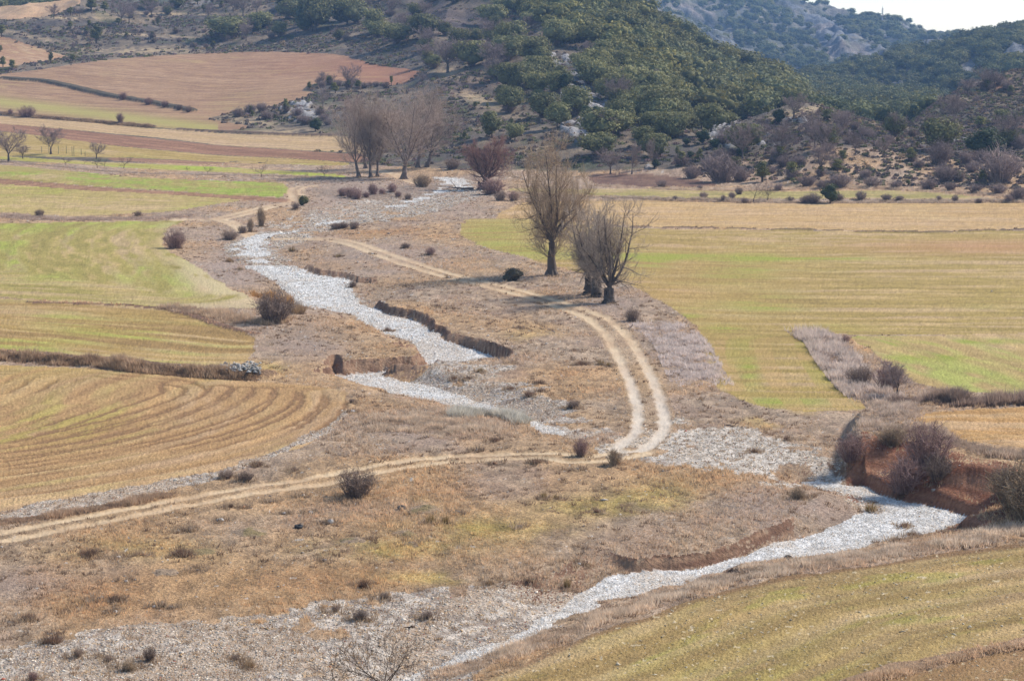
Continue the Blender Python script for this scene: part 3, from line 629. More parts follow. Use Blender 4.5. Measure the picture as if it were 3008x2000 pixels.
# ---- sampling the finished ground
def gz(x, y):
    x = np.atleast_1d(np.asarray(x, float)); y = np.atleast_1d(np.asarray(y, float))
    r = np.clip(np.interp(y, ROWS, np.arange(NR)), 0, NR - 1.001); c = np.clip((x / y - AC[0]) / (AC[1] - AC[0]), 0, NC - 1.001)
    i = r.astype(int); j = c.astype(int); r = r - i; c = c - j
    return (Z[i, j] * (1 - r) + Z[i + 1, j] * r) * (1 - c) + (Z[i, j + 1] * (1 - r) + Z[i + 1, j + 1] * r) * c
ZS = Z  # final heights
def place(sp):
    """photo points -> (X, Y, Z) on the finished ground, first surface met"""
    sp = np.asarray(sp, float).reshape(-1, 2); a, s = ray(sp); out = np.zeros((len(sp), 3))
    for i in range(len(sp)):
        c = (a[i] - AC[0]) / (AC[1] - AC[0]); j = int(np.clip(c, 0, NC - 2)); t = min(max(c - j, 0), 1)
        col = Z[:, j] * (1 - t) + Z[:, j + 1] * t
        zr_ = HC + s[i] * ROWS; k = np.where(col >= zr_)[0]
        if len(k) == 0: out[i] = np.nan; continue
        k = k[0]
        if k == 0: yy = (HC - Z[0, j]) / max(-s[i], 1e-4)
        else:
            d0 = zr_[k - 1] - col[k - 1]; d1 = zr_[k] - col[k]; yy = ROWS[k - 1] + (ROWS[k] - ROWS[k - 1]) * d0 / (d0 - d1)
        zz = HC + s[i] * yy if k > 0 else Z[0, j]
        out[i] = (a[i] * yy, yy, zz)
    return out
def cls(x, y):
    r = np.clip(np.round(np.interp(y, ROWS, np.arange(NR))), 0, NR - 1).astype(int); c = np.clip(np.round((x / y - AC[0]) / (AC[1] - AC[0])), 0, NC - 1).astype(int)
    return CL[r, c], C[r, c]
# ---------------------------------------------------------------- vegetation builders
def leaf_mat(name, var=.3, rough=.8, trans=0.0):
    m, n, b = newmat(name); L = n.links.new
    at = n.nodes.new('ShaderNodeVertexColor'); at.layer_name = 'Col'
    oi = n.nodes.new('ShaderNodeObjectInfo')
    mr = n.nodes.new('ShaderNodeMapRange'); mr.inputs[3].default_value = 1 - var; mr.inputs[4].default_value = 1 + var
    L(oi.outputs['Random'], mr.inputs[0])
    geo = n.nodes.new('ShaderNodeNewGeometry'); no = n.nodes.new('ShaderNodeTexNoise'); no.inputs['Scale'].default_value = 1.3; no.inputs['Detail'].default_value = 3
    L(geo.outputs['Position'], no.inputs['Vector'])
    m2 = n.nodes.new('ShaderNodeMapRange'); m2.inputs[1].default_value = .3; m2.inputs[2].default_value = .7; m2.inputs[3].default_value = .75; m2.inputs[4].default_value = 1.25
    L(no.outputs['Fac'], m2.inputs[0])
    mu = n.nodes.new('ShaderNodeMath'); mu.operation = 'MULTIPLY'; L(mr.outputs[0], mu.inputs[0]); L(m2.outputs[0], mu.inputs[1])
    mx = n.nodes.new('ShaderNodeVectorMath'); mx.operation = 'SCALE'; L(at.outputs['Color'], mx.inputs[0]); L(mu.outputs[0], mx.inputs['Scale'])
    L(mx.outputs[0], b.inputs['Base Color']); b.inputs['Roughness'].default_value = rough
    return m
M_OAK = leaf_mat('evergreen leaves', .28); M_BARK = leaf_mat('grey brown bark', .15); M_TWIG = leaf_mat('bare twigs', .15)
M_DRY = leaf_mat('dry grass blades', .1)
def add_trans(m, f):
    n = m.node_tree; b = n.nodes['Principled BSDF']; o = n.nodes['Material Output']; t = n.nodes.new('ShaderNodeBsdfTranslucent'); x = n.nodes.new('ShaderNodeMixShader')
    n.links.new(b.inputs['Base Color'].links[0].from_socket, t.inputs[0]); x.inputs[0].default_value = f
    n.links.new(b.outputs[0], x.inputs[1]); n.links.new(t.outputs[0], x.inputs[2]); n.links.new(x.outputs[0], o.inputs['Surface'])
add_trans(M_DRY, .5); add_trans(M_OAK, .2); M_STONE = leaf_mat('stone', .15, .9)
R_ = np.random.default_rng(11)
def unit(v): return v / np.maximum(np.linalg.norm(v, axis=-1, keepdims=True), 1e-9)
def leaves(P, N, s, cols, jit=.8, rnd=R_):
    """one small leaf-clump quad (bent) at every point, facing roughly outward"""
    n = len(P); N = unit(N + rnd.normal(0, jit, (n, 3)))
    t = unit(np.cross(N, rnd.normal(0, 1, (n, 3)))); b = np.cross(N, t)
    s = (s * rnd.uniform(.6, 1.35, n))[:, None]
    V = np.stack([P - t * s, P - b * s * .7, P + t * s + N * s * .3, P + b * s * .7], 1).reshape(-1, 3)
    F = np.arange(n * 4).reshape(n, 4)
    return V, F, np.repeat(cols, 4, 0)
def crown(seed, H, Wd, n, leaf, base=.12, c1=(70, 84, 52), c2=(112, 116, 66), lump=9, conic=0.0):
    """evergreen crown: lumps spread in the crown's volume, leaf clumps over each lump"""
    r = np.random.default_rng(seed)
    u = unit(r.normal(0, 1, (lump, 3))) * (r.uniform(.35, .72, (lump, 1)))
    ct = u * [Wd / 2, Wd / 2, H * (1 - base) / 2] + [0, 0, H * (base + (1 - base) / 2)]
    rad_ = r.uniform(.26, .42, lump) * Wd
    if conic:
        t = np.clip((ct[:, 2] / H - base) / (1 - base), 0, 1); k = 1 - conic * t
        ct[:, :2] *= k[:, None]; rad_ = rad_ * (1 - .6 * conic * t)
    k = r.integers(0, lump, n); d = unit(r.normal(0, 1, (n, 3))); d[:, 2] = np.where(d[:, 2] < -.3, -d[:, 2], d[:, 2])
    rr = rad_[k] * r.uniform(.72, 1.06, n)
    P = ct[k] + d * rr[:, None] * [1, 1, .8]
    P[:, 2] = np.clip(P[:, 2], H * base * .6, H * 1.02)
    shade = r.uniform(0, 1, lump)[k] * .5 + r.uniform(0, 1, n) * .5
    col = mixc(lin(c1), lin(c2), shade)
    V, F, Cc = leaves(P, d, leaf, col, .55, r)
    # a dense leafy heart in each lump stops the light shining through
    ico = unit(np.array([[0,0,1],[.9,0,.4],[.28,.85,.4],[-.72,.53,.4],[-.72,-.53,.4],[.28,-.85,.4],[.72,.53,-.4],[-.28,.85,-.4],[-.9,0,-.4],[-.28,-.85,-.4],[.72,-.53,-.4],[0,0,-1.]]))
    icf = [(0,1,2),(0,2,3),(0,3,4),(0,4,5),(0,5,1),(1,6,2),(2,7,3),(3,8,4),(4,9,5),(5,10,1),(6,7,2),(7,8,3),(8,9,4),(9,10,5),(10,6,1),(11,7,6),(11,8,7),(11,9,8),(11,10,9),(11,6,10)]
    vs = [V]; fs = [F]; cs = [Cc]; o = len(V)
    for i in range(lump):
        vs.append(ct[i] + ico * rad_[i] * [.62, .62, .5]); cs.append(np.repeat(mixc(lin(c1), lin(c2), .25)[None], 12, 0))
        t = np.array(icf) + o; fs.append(np.concatenate([t, t[:, 2:3]], 1)); o += 12
    return np.concatenate(vs), np.concatenate(fs), np.concatenate(cs)
def quads_mesh(name, V, F, Cc, smooth=False):
    """faces (n,4), a repeated last index marks a triangle"""
    tri = F[:, 2] == F[:, 3]
    me = bpy.data.meshes.new(name); nq = int((~tri).sum()); ntr = int(tri.sum())
    me.vertices.add(len(V)); me.vertices.foreach_set('co', np.asarray(V, np.float32).ravel())
    idx = np.concatenate([F[~tri].ravel(), F[tri][:, :3].ravel()]).astype(np.int32)
    me.loops.add(len(idx)); me.loops.foreach_set('vertex_index', idx)
    me.polygons.add(nq + ntr)
    me.polygons.foreach_set('loop_start', np.concatenate([np.arange(nq) * 4, nq * 4 + np.arange(ntr) * 3]).astype(np.int32))
    ca = me.color_attributes.new('Col', 'FLOAT_COLOR', 'POINT'); cc = np.ones((len(V), 4), np.float32); cc[:, :3] = Cc
    ca.data.foreach_set('color', cc.ravel())
    if smooth: me.polygons.foreach_set('use_smooth', np.ones(nq + ntr, bool))
    me.update(calc_edges=True)
    return me
def sticks(segs, cols, k=3):
    """tapered prisms for branches: segs (n,8) = p0,p1,r0,r1"""
    s = np.asarray(segs, float); n = len(s)
    p0, p1, r0, r1 = s[:, :3], s[:, 3:6], s[:, 6], s[:, 7]
    d = unit(p1 - p0); a = np.where(np.abs(d[:, 2:3]) > .9, [[1., 0, 0]], [[0, 0, 1.]])
    u = unit(np.cross(d, a)); v = np.cross(d, u)
    V = np.zeros((n, 2 * k, 3))
    for i in range(k):
        t = 2 * math.pi * i / k; o = u * math.cos(t) + v * math.sin(t)
        V[:, i] = p0 + o * r0[:, None]; V[:, k + i] = p1 + o * r1[:, None]
    b = (np.arange(n) * 2 * k)[:, None]
    F = np.concatenate([np.stack([b[:, 0] + i, b[:, 0] + (i + 1) % k, b[:, 0] + k + (i + 1) % k, b[:, 0] + k + i], 1) for i in range(k)])
    return V.reshape(-1, 3), F, np.repeat(np.asarray(cols), 2 * k, 0)
def branch(rg, p, d, L, r, lev, P, out, rmin):
    """grow one branch with its side branches; out[lev] collects segments"""
    n = P['seg'][lev]; pts = [p]; dd = d
    for i in range(n):
        dd = dd + np.array([rg.gauss(0, P['wob']), rg.gauss(0, P['wob']), rg.gauss(0, P['wob']) + P['up'][lev]])
        dd = dd / math.sqrt((dd * dd).sum()); q = pts[-1] + dd * (L / n)
        ra = max(rmin, r * (1 - .85 * i / n)); rb = max(rmin * .7, r * (1 - .85 * (i + 1) / n))
        out.append((lev, *pts[-1], *q, ra, rb)); pts.append(q)
    if lev + 1 >= P['lev']: return
    m = P['n'][lev]; t0 = P['t0'][lev]
    for j in range(m):
        t = t0 + (1 - t0) * (j + rg.random() * .9) / m; t = min(t, .999); k = int(t * n); f = t * n - k
        q = pts[k] * (1 - f) + pts[k + 1] * f; ax = pts[k + 1] - pts[k]; ax = ax / math.sqrt((ax * ax).sum())
        ang = P['ang'][lev] * rg.uniform(.7, 1.25); az = j * 2.4 + rg.uniform(-.6, .6)
        a = np.array([1., 0, 0]) if abs(ax[2]) > .8 else np.array([0, 0, 1.])
        u = np.cross(ax, a); u /= math.sqrt((u * u).sum()); v = np.cross(ax, u)
        nd = ax * math.cos(ang) + (u * math.cos(az) + v * math.sin(az)) * math.sin(ang)
        branch(rg, q, nd, L * P['len'][lev] * (1 - P['tap'] * (t - t0)) * rg.uniform(.8, 1.2), max(rmin, r * (1 - .7 * t) * P['rr']), lev + 1, P, out, rmin)
POP = dict(lev=5, seg=(4, 4, 3, 3, 2), n=(7, 8, 7, 5), t0=(.42, .18, .15, .1), ang=(.5, .55, .6, .7), len=(.72, .55, .5, .5), tap=.45, up=(.03, .10, .10, .08, .05), wob=.07, rr=.62)
OAKB = dict(lev=5, seg=(3, 4, 3, 2, 2), n=(7, 8, 6, 5), t0=(.35, .2, .15, .1), ang=(.85, .7, .7, .8), len=(.85, .55, .5, .5), tap=.4, up=(.0, .05, .05, .03, .02), wob=.14, rr=.6)
FRU = dict(lev=4, seg=(2, 4, 3, 3), n=(6, 7, 6), t0=(.6, .25, .15), ang=(1.0, .7, .8), len=(1.9, .55, .45), tap=.3, up=(0, .07, .08, .06, .04), wob=.13, rr=.6)
def bare(seed, H, tr, P, lean=(0, 0), c1=(112, 92, 76), c2=(142, 118, 102), rmin=.012, trunk=.5, roots=True):
    """leafless tree -> (trunk mesh, twig mesh)"""
    rg = random.Random(seed); out = []
    branch(rg, np.zeros(3), np.array([lean[0], lean[1], 1.0]), H * trunk, tr, 0, P, out, rmin)
    s = np.array([o[1:] for o in out]); lv = np.array([o[0] for o in out])
    zmax = s[:, 5].max(); k = H / zmax; s[:, :6] *= k
    low = lv <= 1
    if roots: # flared, burred foot
        e = [(0, 0, -.3, 0, 0, H * .035, tr * 1.7, tr * 1.15)]
        for i in range(5):
            a = i * 1.26 + rg.random(); e.append((math.cos(a) * tr * 1.6, math.sin(a) * tr * 1.6, -.25, math.cos(a) * tr * .3, math.sin(a) * tr * .3, H * .06, tr * .5, tr * .5))
        tk = np.concatenate([s[low], np.array(e)])
    else: tk = s[low]
    ct = np.repeat(lin(c1)[None], len(tk), 0) * R_.uniform(.8, 1.2, (len(tk), 1))
    V, F, Cc = sticks(tk, ct, 6); m1 = mesh_np('bare_trunk', V, F, Cc)
    hi = s[~low]; lvh = lv[~low]
    cc = mixc(lin(c1), lin(c2), np.clip(lvh / 4, 0, 1) * R_.uniform(.6, 1.2, len(hi)))
    V, F, Cc = sticks(hi, cc, 3); m2 = mesh_np('bare_twigs', V, F, Cc)
    return m1, m2
LEAD = dict(lev=3, seg=(8, 6, 4), n=(16, 9), t0=(.03, .12), ang=(.95, .65), len=(.52, .46), tap=.55, up=(.09, .10, .07), wob=.10, rr=.5)
def spawn(src, m, L, ang, up, r0, r1, rs):
    """m twigs from every segment, in one go"""
    s = np.repeat(src, m, 0); n = len(s); t = rs.random((n, 1)); p = s[:, :3] * (1 - t) + s[:, 3:6] * t
    ax = unit(s[:, 3:6] - s[:, :3]); q = unit(np.cross(ax, rs.normal(0, 1, (n, 3)))); a = ang * rs.uniform(.5, 1.3, (n, 1))
    d = unit(ax * np.cos(a) + q * np.sin(a) + [0, 0, up]); l = L * rs.uniform(.5, 1.3, (n, 1)); mid = p + d * l * .5
    d2 = unit(d + rs.normal(0, .18, (n, 3)) + [0, 0, up]); e = mid + d2 * l * .5; o = np.ones((n, 1)); rm = (r0 + r1) / 2
    return np.concatenate([np.concatenate([p, mid, o * r0, o * rm], 1), np.concatenate([mid, e, o * rm, o * r1], 1)])
def big_tree(seed, H, Wd, tr, fork, leaders, P=LEAD, c1=(104, 90, 80), c2=(205, 182, 158), rmin=.008, lean=(0, 0), burr=1.0, low=0, tw=(1, 1)):
    """large leafless tree: a stout trunk that forks into leaders (dx, dy, length share), fine twigs all over"""
    rg = random.Random(seed); out = []; fz = H * fork; top = np.array([lean[0] * fz, lean[1] * fz, fz]); segs = []
    prev = np.array([0, 0, -.3]); rp = tr * 1.35 * burr; n = 5
    for i in range(n):
        t = (i + 1) / n; q = top * t + np.array([rg.gauss(0, .12) * tr, rg.gauss(0, .12) * tr, 0]); r = tr * (1.35 * burr * (1 - t) + .85 * t) * rg.uniform(.92, 1.1)
        segs.append((*prev, *q, rp, r)); prev, rp = q, r
    for dx, dy, ls in leaders:
        branch(rg, prev.copy(), unit(np.array([dx, dy, 1.])), H * (1 - fork) * ls, tr * .42, 0, P, out, rmin)
    for k in range(low):
        t = rg.uniform(.45, .95); a = rg.random() * 6.28
        branch(rg, top * t, unit(np.array([math.cos(a), math.sin(a), .35])), H * .26, tr * .12, 1, dict(P, wob=.12), out, rmin)
    s = np.array([o[1:] for o in out]); lv = np.array([o[0] for o in out]); rs = np.random.default_rng(seed)
    g3 = spawn(s[lv == 2], tw[0], H * .095, .5, .22, rmin * 1.15, rmin * .8, rs); g3b = spawn(s[lv == 1], tw[0], H * .07, .8, .15, rmin * 1.3, rmin * .8, rs)
    g3 = np.concatenate([g3, g3b]); g4 = spawn(g3, tw[1], H * .045, .65, .12, rmin * .8, rmin * .5, rs)
    s = np.concatenate([s, g3, g4]); lv = np.concatenate([lv, np.full(len(g3), 3), np.full(len(g4), 4)])
    k = (H - fz) / (np.percentile(s[:, 5], 99.7) - fz)
    for c in (2, 5): s[:, c] = np.where(s[:, c] > fz, fz + (s[:, c] - fz) * k, s[:, c])
    ex = np.percentile(np.hypot(s[:, 3] - top[0], s[:, 4] - top[1]), 97); w_ = Wd / 2 / ex
    for c, o_ in ((0, top[0]), (3, top[0]), (1, top[1]), (4, top[1])): s[:, c] = o_ + (s[:, c] - o_) * w_
    s[:, [2, 5]] = np.maximum(s[:, [2, 5]], .3)
    for i in range(6):
        a = i * 1.05 + rg.random(); segs.append((math.cos(a) * tr * 1.9, math.sin(a) * tr * 1.9, -.25, math.cos(a) * tr * .5, math.sin(a) * tr * .5, H * .06, tr * .5, tr * .45))
        if burr > 1: segs.append((math.cos(a) * tr * .9, math.sin(a) * tr * .9, fz * rg.uniform(.3, .7), math.cos(a) * tr * 1.0, math.sin(a) * tr * 1.0, fz * rg.uniform(.7, .95), tr * .55, tr * .35))
    lo = lv <= 0; tk = np.concatenate([np.array(segs), s[lo]])
    V, F, Cc = sticks(tk, np.repeat(lin(c1)[None], len(tk), 0) * R_.uniform(.8, 1.2, (len(tk), 1)), 7); m1 = mesh_np('bare_trunk', V, F, Cc)
    hi = s[~lo]; cc = mixc(lin(c1), lin(c2), np.clip((lv[~lo] - .5) / 3, 0, 1) * R_.uniform(.6, 1.15, len(hi)))
    V, F, Cc = sticks(hi, cc, 3); m2 = mesh_np('bare_twigs', V, F, Cc)
    return m1, m2
def shrub(seed, H, Wd, n=40, sub=8, c1=(104, 84, 78), c2=(150, 122, 112), r=.012, fan=.9):
    """bare many-stemmed bush, one mesh"""
    rg = random.Random(seed); segs = []; cs = []
    for i in range(n):
        a = rg.random() * 6.283; q = math.sqrt(rg.random()); out_ = q * Wd / 2
        tip = np.array([math.cos(a) * out_, math.sin(a) * out_, H * (1 - .45 * q * q) * rg.uniform(.7, 1.05)]); b0 = np.array([math.cos(a) * out_ * .4, math.sin(a) * out_ * .4, -.05])
        mid = (b0 + tip) / 2 + np.array([rg.gauss(0, .06) * Wd, rg.gauss(0, .06) * Wd, H * .08])
        t = rg.random(); segs += [(*b0, *mid, r * 2, r * 1.4), (*mid, *tip, r * 1.4, r * .6)]; cs += [t, t]
        for j in range(sub):
            f = rg.random(); o = mid * (1 - f) + tip * f if j % 2 else b0 * (1 - f) + mid * f
            L = H * rg.uniform(.12, .32); d = np.array([rg.gauss(0, 1) * fan, rg.gauss(0, 1) * fan, abs(rg.gauss(0, 1)) * .8 + .1]); d = d / math.sqrt((d * d).sum()) * L
            e = o + d; segs.append((*o, *e, r, r * .5)); cs.append(rg.random())
            e2 = e + np.array([rg.gauss(0, 1), rg.gauss(0, 1), rg.gauss(0, .8) + .4]) * L * .3; segs.append((*e, *e2, r * .7, r * .4)); cs.append(rg.random())
    s = np.array(segs); s[:, [2, 5]] = np.maximum(s[:, [2, 5]], -.05)
    V, F, Cc = sticks(s, mixc(lin(c1), lin(c2), np.array(cs)), 3)
    return mesh_np('shrub', V, F, Cc)
def tuft(seed, H, Wd, n=60, c1=(150, 118, 84), c2=(200, 168, 128), wd=.02):
    r = np.random.default_rng(seed); a = r.uniform(0, 6.283, n); q = np.sqrt(r.uniform(0, 1, n))
    b = np.stack([np.cos(a) * q * Wd * .25, np.sin(a) * q * Wd * .25, np.full(n, -.04)], 1)
    t = np.stack([np.cos(a) * q * Wd * .5, np.sin(a) * q * Wd * .5, H * (1 - .4 * q) * r.uniform(.6, 1.1, n)], 1) + r.normal(0, .05, (n, 3)) * Wd
    s = np.stack([-np.sin(a), np.cos(a), np.zeros(n)], 1) * wd
    ang = r.uniform(0, 6.283, n); s = np.stack([np.cos(ang), np.sin(ang), np.zeros(n)], 1) * wd
    V = np.stack([b - s, b + s, t], 1).reshape(-1, 3); F = np.arange(3 * n).reshape(n, 3)
    return mesh_np('tuft', V, F, np.repeat(mixc(lin(c1), lin(c2), r.uniform(0, 1, n)), 3, 0), smooth=False)
def rock(seed, s=(1, 1, .7), c=(190, 182, 172), n=2):
    import bmesh
    bm = bmesh.new(); bmesh.ops.create_icosphere(bm, subdivisions=n, radius=.5)
    r = random.Random(seed); o = [r.uniform(-9, 9) for _ in range(3)]
    from mathutils import noise, Vector
    for v in bm.verts:
        k = 1 + .55 * noise.noise(v.co * 2.2 + Vector(o)) + .2 * noise.noise(v.co * 5 + Vector(o)); v.co *= k
        v.co.x *= s[0]; v.co.y *= s[1]; v.co.z *= s[2]
    me = bpy.data.meshes.new('rock'); bm.to_mesh(me); bm.free()
    ca = me.color_attributes.new('Col', 'FLOAT_COLOR', 'POINT'); L = lin(c)
    cc = np.ones((len(me.vertices), 4), np.float32); cc[:, :3] = L * R_.uniform(.85, 1.1, (len(me.vertices), 1)); ca.data.foreach_set('color', cc.ravel())
    return me
def mpp(Yd): return Yd / FPX            # metres per photo pixel at distance
def thing(name, loc, label, cat, group=None, rz=0, sc=1.0):
    o = bpy.data.objects.new(name, None); SC.collection.objects.link(o); o.empty_display_size = .3
    o.location = loc; o.rotation_euler = (0, 0, rz); o.scale = (sc, sc, sc) if np.isscalar(sc) else sc
    o['label'] = label; o['category'] = cat
    if group: o['group'] = group
    return o
def single(name, me, mat, loc, label, cat, group=None, rz=0, sc=1.0):
    o = link(name, me, mat); o.location = loc; o.rotation_euler = (0, 0, rz); o.scale = (sc, sc, sc) if np.isscalar(sc) else sc
    o['label'] = label; o['category'] = cat
    if group: o['group'] = group
    return o
def bare_thing(name, meshes, loc, label, cat='tree', group=None, rz=0, sc=1.0):
    t = thing(name, loc, label, cat, group, rz, sc)
    link('trunk', meshes[0], M_BARK, t); link('twigs', meshes[1], M_TWIG, t)
    return t

# ---- evergreen prototypes (unit height 1 m scaled per tree)
def ever(seed, Wd, n, leaf, trunk=True, **k):
    V, F, Cc = crown(seed, 6.0, Wd, n, leaf, **k); cm = quads_mesh('crown', V, F, Cc)
    seg = [(0, 0, -.4, .05, 0, 2.2, .24, .18), (.05, 0, 1.6, .8, .3, 3.6, .15, .07), (.05, 0, 1.5, -.7, -.3, 3.4, .15, .07), (0, 0, 1.8, .1, -.8, 3.8, .13, .06)]
    V, F, Cc = sticks(seg, np.repeat(lin((104, 90, 78))[None], 4, 0), 6); tm = mesh_np('trunk', V, F, Cc)
    return cm, tm
OAKS = [ever(20 + i, 6.0 + (i % 3) * .9, 2000, .24, base=.06, lump=16, c1=(104, 108, 74), c2=(176, 166, 106)) for i in range(5)]
JUNS = [ever(40 + i, 3.4 + .5 * (i % 2), 1000, .17, base=.03, lump=12, conic=.65, c1=(106, 108, 66), c2=(172, 160, 92)) for i in range(4)]
DARK = [ever(50 + i, 5.6, 1300, .18, base=.06, lump=14, conic=.1, c1=(64, 76, 54), c2=(110, 116, 72)) for i in range(2)]
HBARE = [big_tree(60 + i, 7.0, 7.5, .2, .22, [(-.5, .2, .8), (.45, -.2, .85), (.1, .5, .9), (0, -.4, .8)], dict(LEAD, n=(10, 6)), c1=(118, 104, 96), c2=(172, 150, 140), rmin=.013, tw=(1, 1)) for i in range(4)]
TBARE = [big_tree(70 + i, 8.0, 4.6, .16, .12, [(-.2, .1, 1), (.2, 0, .95), (0, .2, .9)], dict(LEAD, n=(10, 6)), c1=(138, 122, 110), c2=(188, 166, 152), rmin=.013, tw=(1, 1)) for i in range(2)]
SHB = [shrub(80 + i, 2.0, 2.8, 90, 9, c1=(132, 114, 106), c2=(190, 166, 154), r=.015) for i in range(4)]
def ever_thing(protos, i, loc, Hm, label, name='holm_oak', cat='tree', group=None, wide=1.0):
    cm, tm = protos[i % len(protos)]; k = Hm / 6.0
    t = thing(name, loc, label, cat, group, random.uniform(0, 6.28), (k * wide, k * wide, k))
    link('crown', cm, M_OAK, t); link('trunk', tm, M_BARK, t)
    return t
# ---------------------------------------------------------------- the trees that can be told apart
def at(f, x, y): return place(S(f, [(x, y)]))[0]
def px_h(f, hpx, loc): return hpx / FR[f][2] * mpp(loc[1])
# poplars in the middle of the valley
l = at('D', 1270, 635)
bare_thing('poplar_tree', big_tree(1, px_h('D', 325, l), px_h('D', 185, l), .42, .24, [(-.75, .1, .9), (-.3, -.4, 1.0), (.25, -.2, 1.05), (.8, .2, .85), (-.1, .7, .8), (1.1, -.3, .6), (-1.1, .3, .6)], P=dict(LEAD, ang=(1.05, .7), up=(.08, .06, .05), wob=.12), low=9, tw=(1, 1), rmin=.0085, c1=(112, 98, 86), c2=(214, 184, 150)), l, 'tallest lone bare poplar with broad forked crown beside the pollards')
for i, (x, y, hp, wp, ln, ld, lab) in enumerate([
    (1357, 679, 228, 100, (-.05, 0), [(-.5, .1, .9), (-.15, -.2, 1), (.2, .2, .95), (-.3, .4, .8), (.1, -.4, .8)], 'bare pollard poplar standing farthest left in the trio of burred trunks'),
    (1374, 684, 222, 95, (.0, 0), [(-.3, .1, .9), (.1, -.2, 1), (.35, .2, .85), (.0, .4, .9), (-.1, -.4, .8)], 'bare pollard poplar with black burred trunk in the middle of the trio'),
    (1402, 698, 248, 150, (.06, 0), [(-.45, .1, .85), (-.05, -.2, .95), (.3, .1, .95), (.62, .0, 1.1), (.1, .4, .8)], 'bare pollard poplar leaning towards the green field, nearest of the trio')]):
    l = at('D', x, y)
    bare_thing('pollard_poplar', big_tree(5 + i, px_h('D', hp, l), px_h('D', wp * 1.22, l), .38, .19 if i < 2 else .15, [(a * 1.9, b * 1.8, c) for a, b, c in ld] + [(-.9, -.4, .65), (.95, .5, .65)], dict(LEAD, ang=(1.1, .75), up=(.07, .05, .04), wob=.13, n=(11, 7)), low=2, tw=(1, 1), rmin=.0075, lean=ln, burr=1.25, c1=(104, 92, 82), c2=(222, 198, 174)), l, lab, group='pollard poplars by the track')
G = 'bare poplars of the clump by the upper river'
for i, (x, y, hp, wp, tr, lab) in enumerate([(826, 408, 190, 120, .27, 'outermost leaning bare poplar on the orchard side of the clump'),
       (854, 409, 200, 92, .27, 'slim straight bare poplar between two thin ones in the clump'),
       (869, 408, 175, 85, .24, 'slim bare poplar next to the widest tree of the clump'),
       (930, 413, 216, 175, .42, 'widest bare poplar of the clump with fan crown and thick trunk'),
       (962, 386, 185, 120, .3, 'bare poplar close behind the widest one in the clump'),
       (984, 385, 180, 130, .3, 'bare poplar leaning towards the hill at the back of the clump'),
       (842, 388, 172, 120, .3, 'reddish bare poplar at the back of the clump')]):
    l = at('D', x, y)
    bare_thing('poplar_tree', big_tree(15 + i, px_h('D', hp, l), px_h('D', wp * 1.08, l), tr, .17, [(-.7, .1, .9), (.15, -.4, 1.05), (.75, .1, .9), (0, .7, .85)], LEAD, low=2, lean=((-.2, 0), (-.06, 0), (.04, 0), (.1, 0), (.12, 0), (.25, 0), (-.1, 0))[i], rmin=.012,
        c1=(130, 114, 102), c2=(212, 186, 164) if i < 6 else (204, 168, 150)), l, lab, group=G)
l = at('D', 1108, 437)
bare_thing('willow_tree', big_tree(31, px_h('D', 125, l), px_h('D', 112, l), .5, .16, [(-.9, .1, .8), (-.4, .3, .9), (.1, -.2, 1), (.5, .1, 1), (.9, .1, .85), (.2, .5, .8)], dict(LEAD, up=(.06, .13, .1)), low=4, tw=(1, 1), lean=(.5, .1), rmin=.011, burr=1.2, c1=(100, 80, 70), c2=(200, 152, 132)), l, 'reddish bare willow leaning over the upper river bed')
# left orchard and fruit trees
FT = [bare(90 + i, 4.0, .12, FRU, rmin=.012, c1=(92, 78, 70), c2=(128, 106, 98), roots=False, trunk=.4) for i in range(5)]
for i, (x, y, h, lab) in enumerate([(57, 1068, 230, 'large bare walnut tree at the field corner with thick forked trunk'), (335, 1015, 190, 'tall bare tree by the orchard rails'),
        (150, 1045, 100, 'dark bare tree behind the large walnut'), (635, 1045, 115, 'broad many-stemmed bare tree over the sheds'), (430, 1090, 60, 'low spreading fruit tree before the rails'),
        (640, 1108, 75, 'flat crowned fruit tree in the pale grass row'), (690, 1098, 50, 'little fruit tree close to the flat crowned one'), (815, 1108, 85, 'upright pale fruit tree alone in the grass row'),
        (1232, 1130, 38, 'stunted pruned fruit tree with two prongs'), (1365, 1150, 60, 'small vase shaped fruit tree in the middle of the row'), (1720, 1165, 85, 'fruit tree with twisted stems near the stone heap'),
        (1880, 1160, 25, 'pruned stub of a fruit tree between two others'), (2010, 1165, 28, 'bent stub of a fruit tree'), (2135, 1168, 95, 'slender pale young tree near the poplar clump'), (555, 1080, 35, 'sapling between the low spreading fruit trees'), (985, 1120, 18, 'tiny pruned stump in the pale grass')]):
    l = at('Z1', x, y); H = px_h('Z1', h, l); big_ = i < 4
    bare_thing('fruit_tree' if i > 3 else 'bare_tree', HBARE[i] if big_ else FT[i % 5], l, lab, sc=H / (7.0 if big_ else 4.0), rz=i * 1.3, group='fruit trees of the valley orchard' if i > 3 else None)
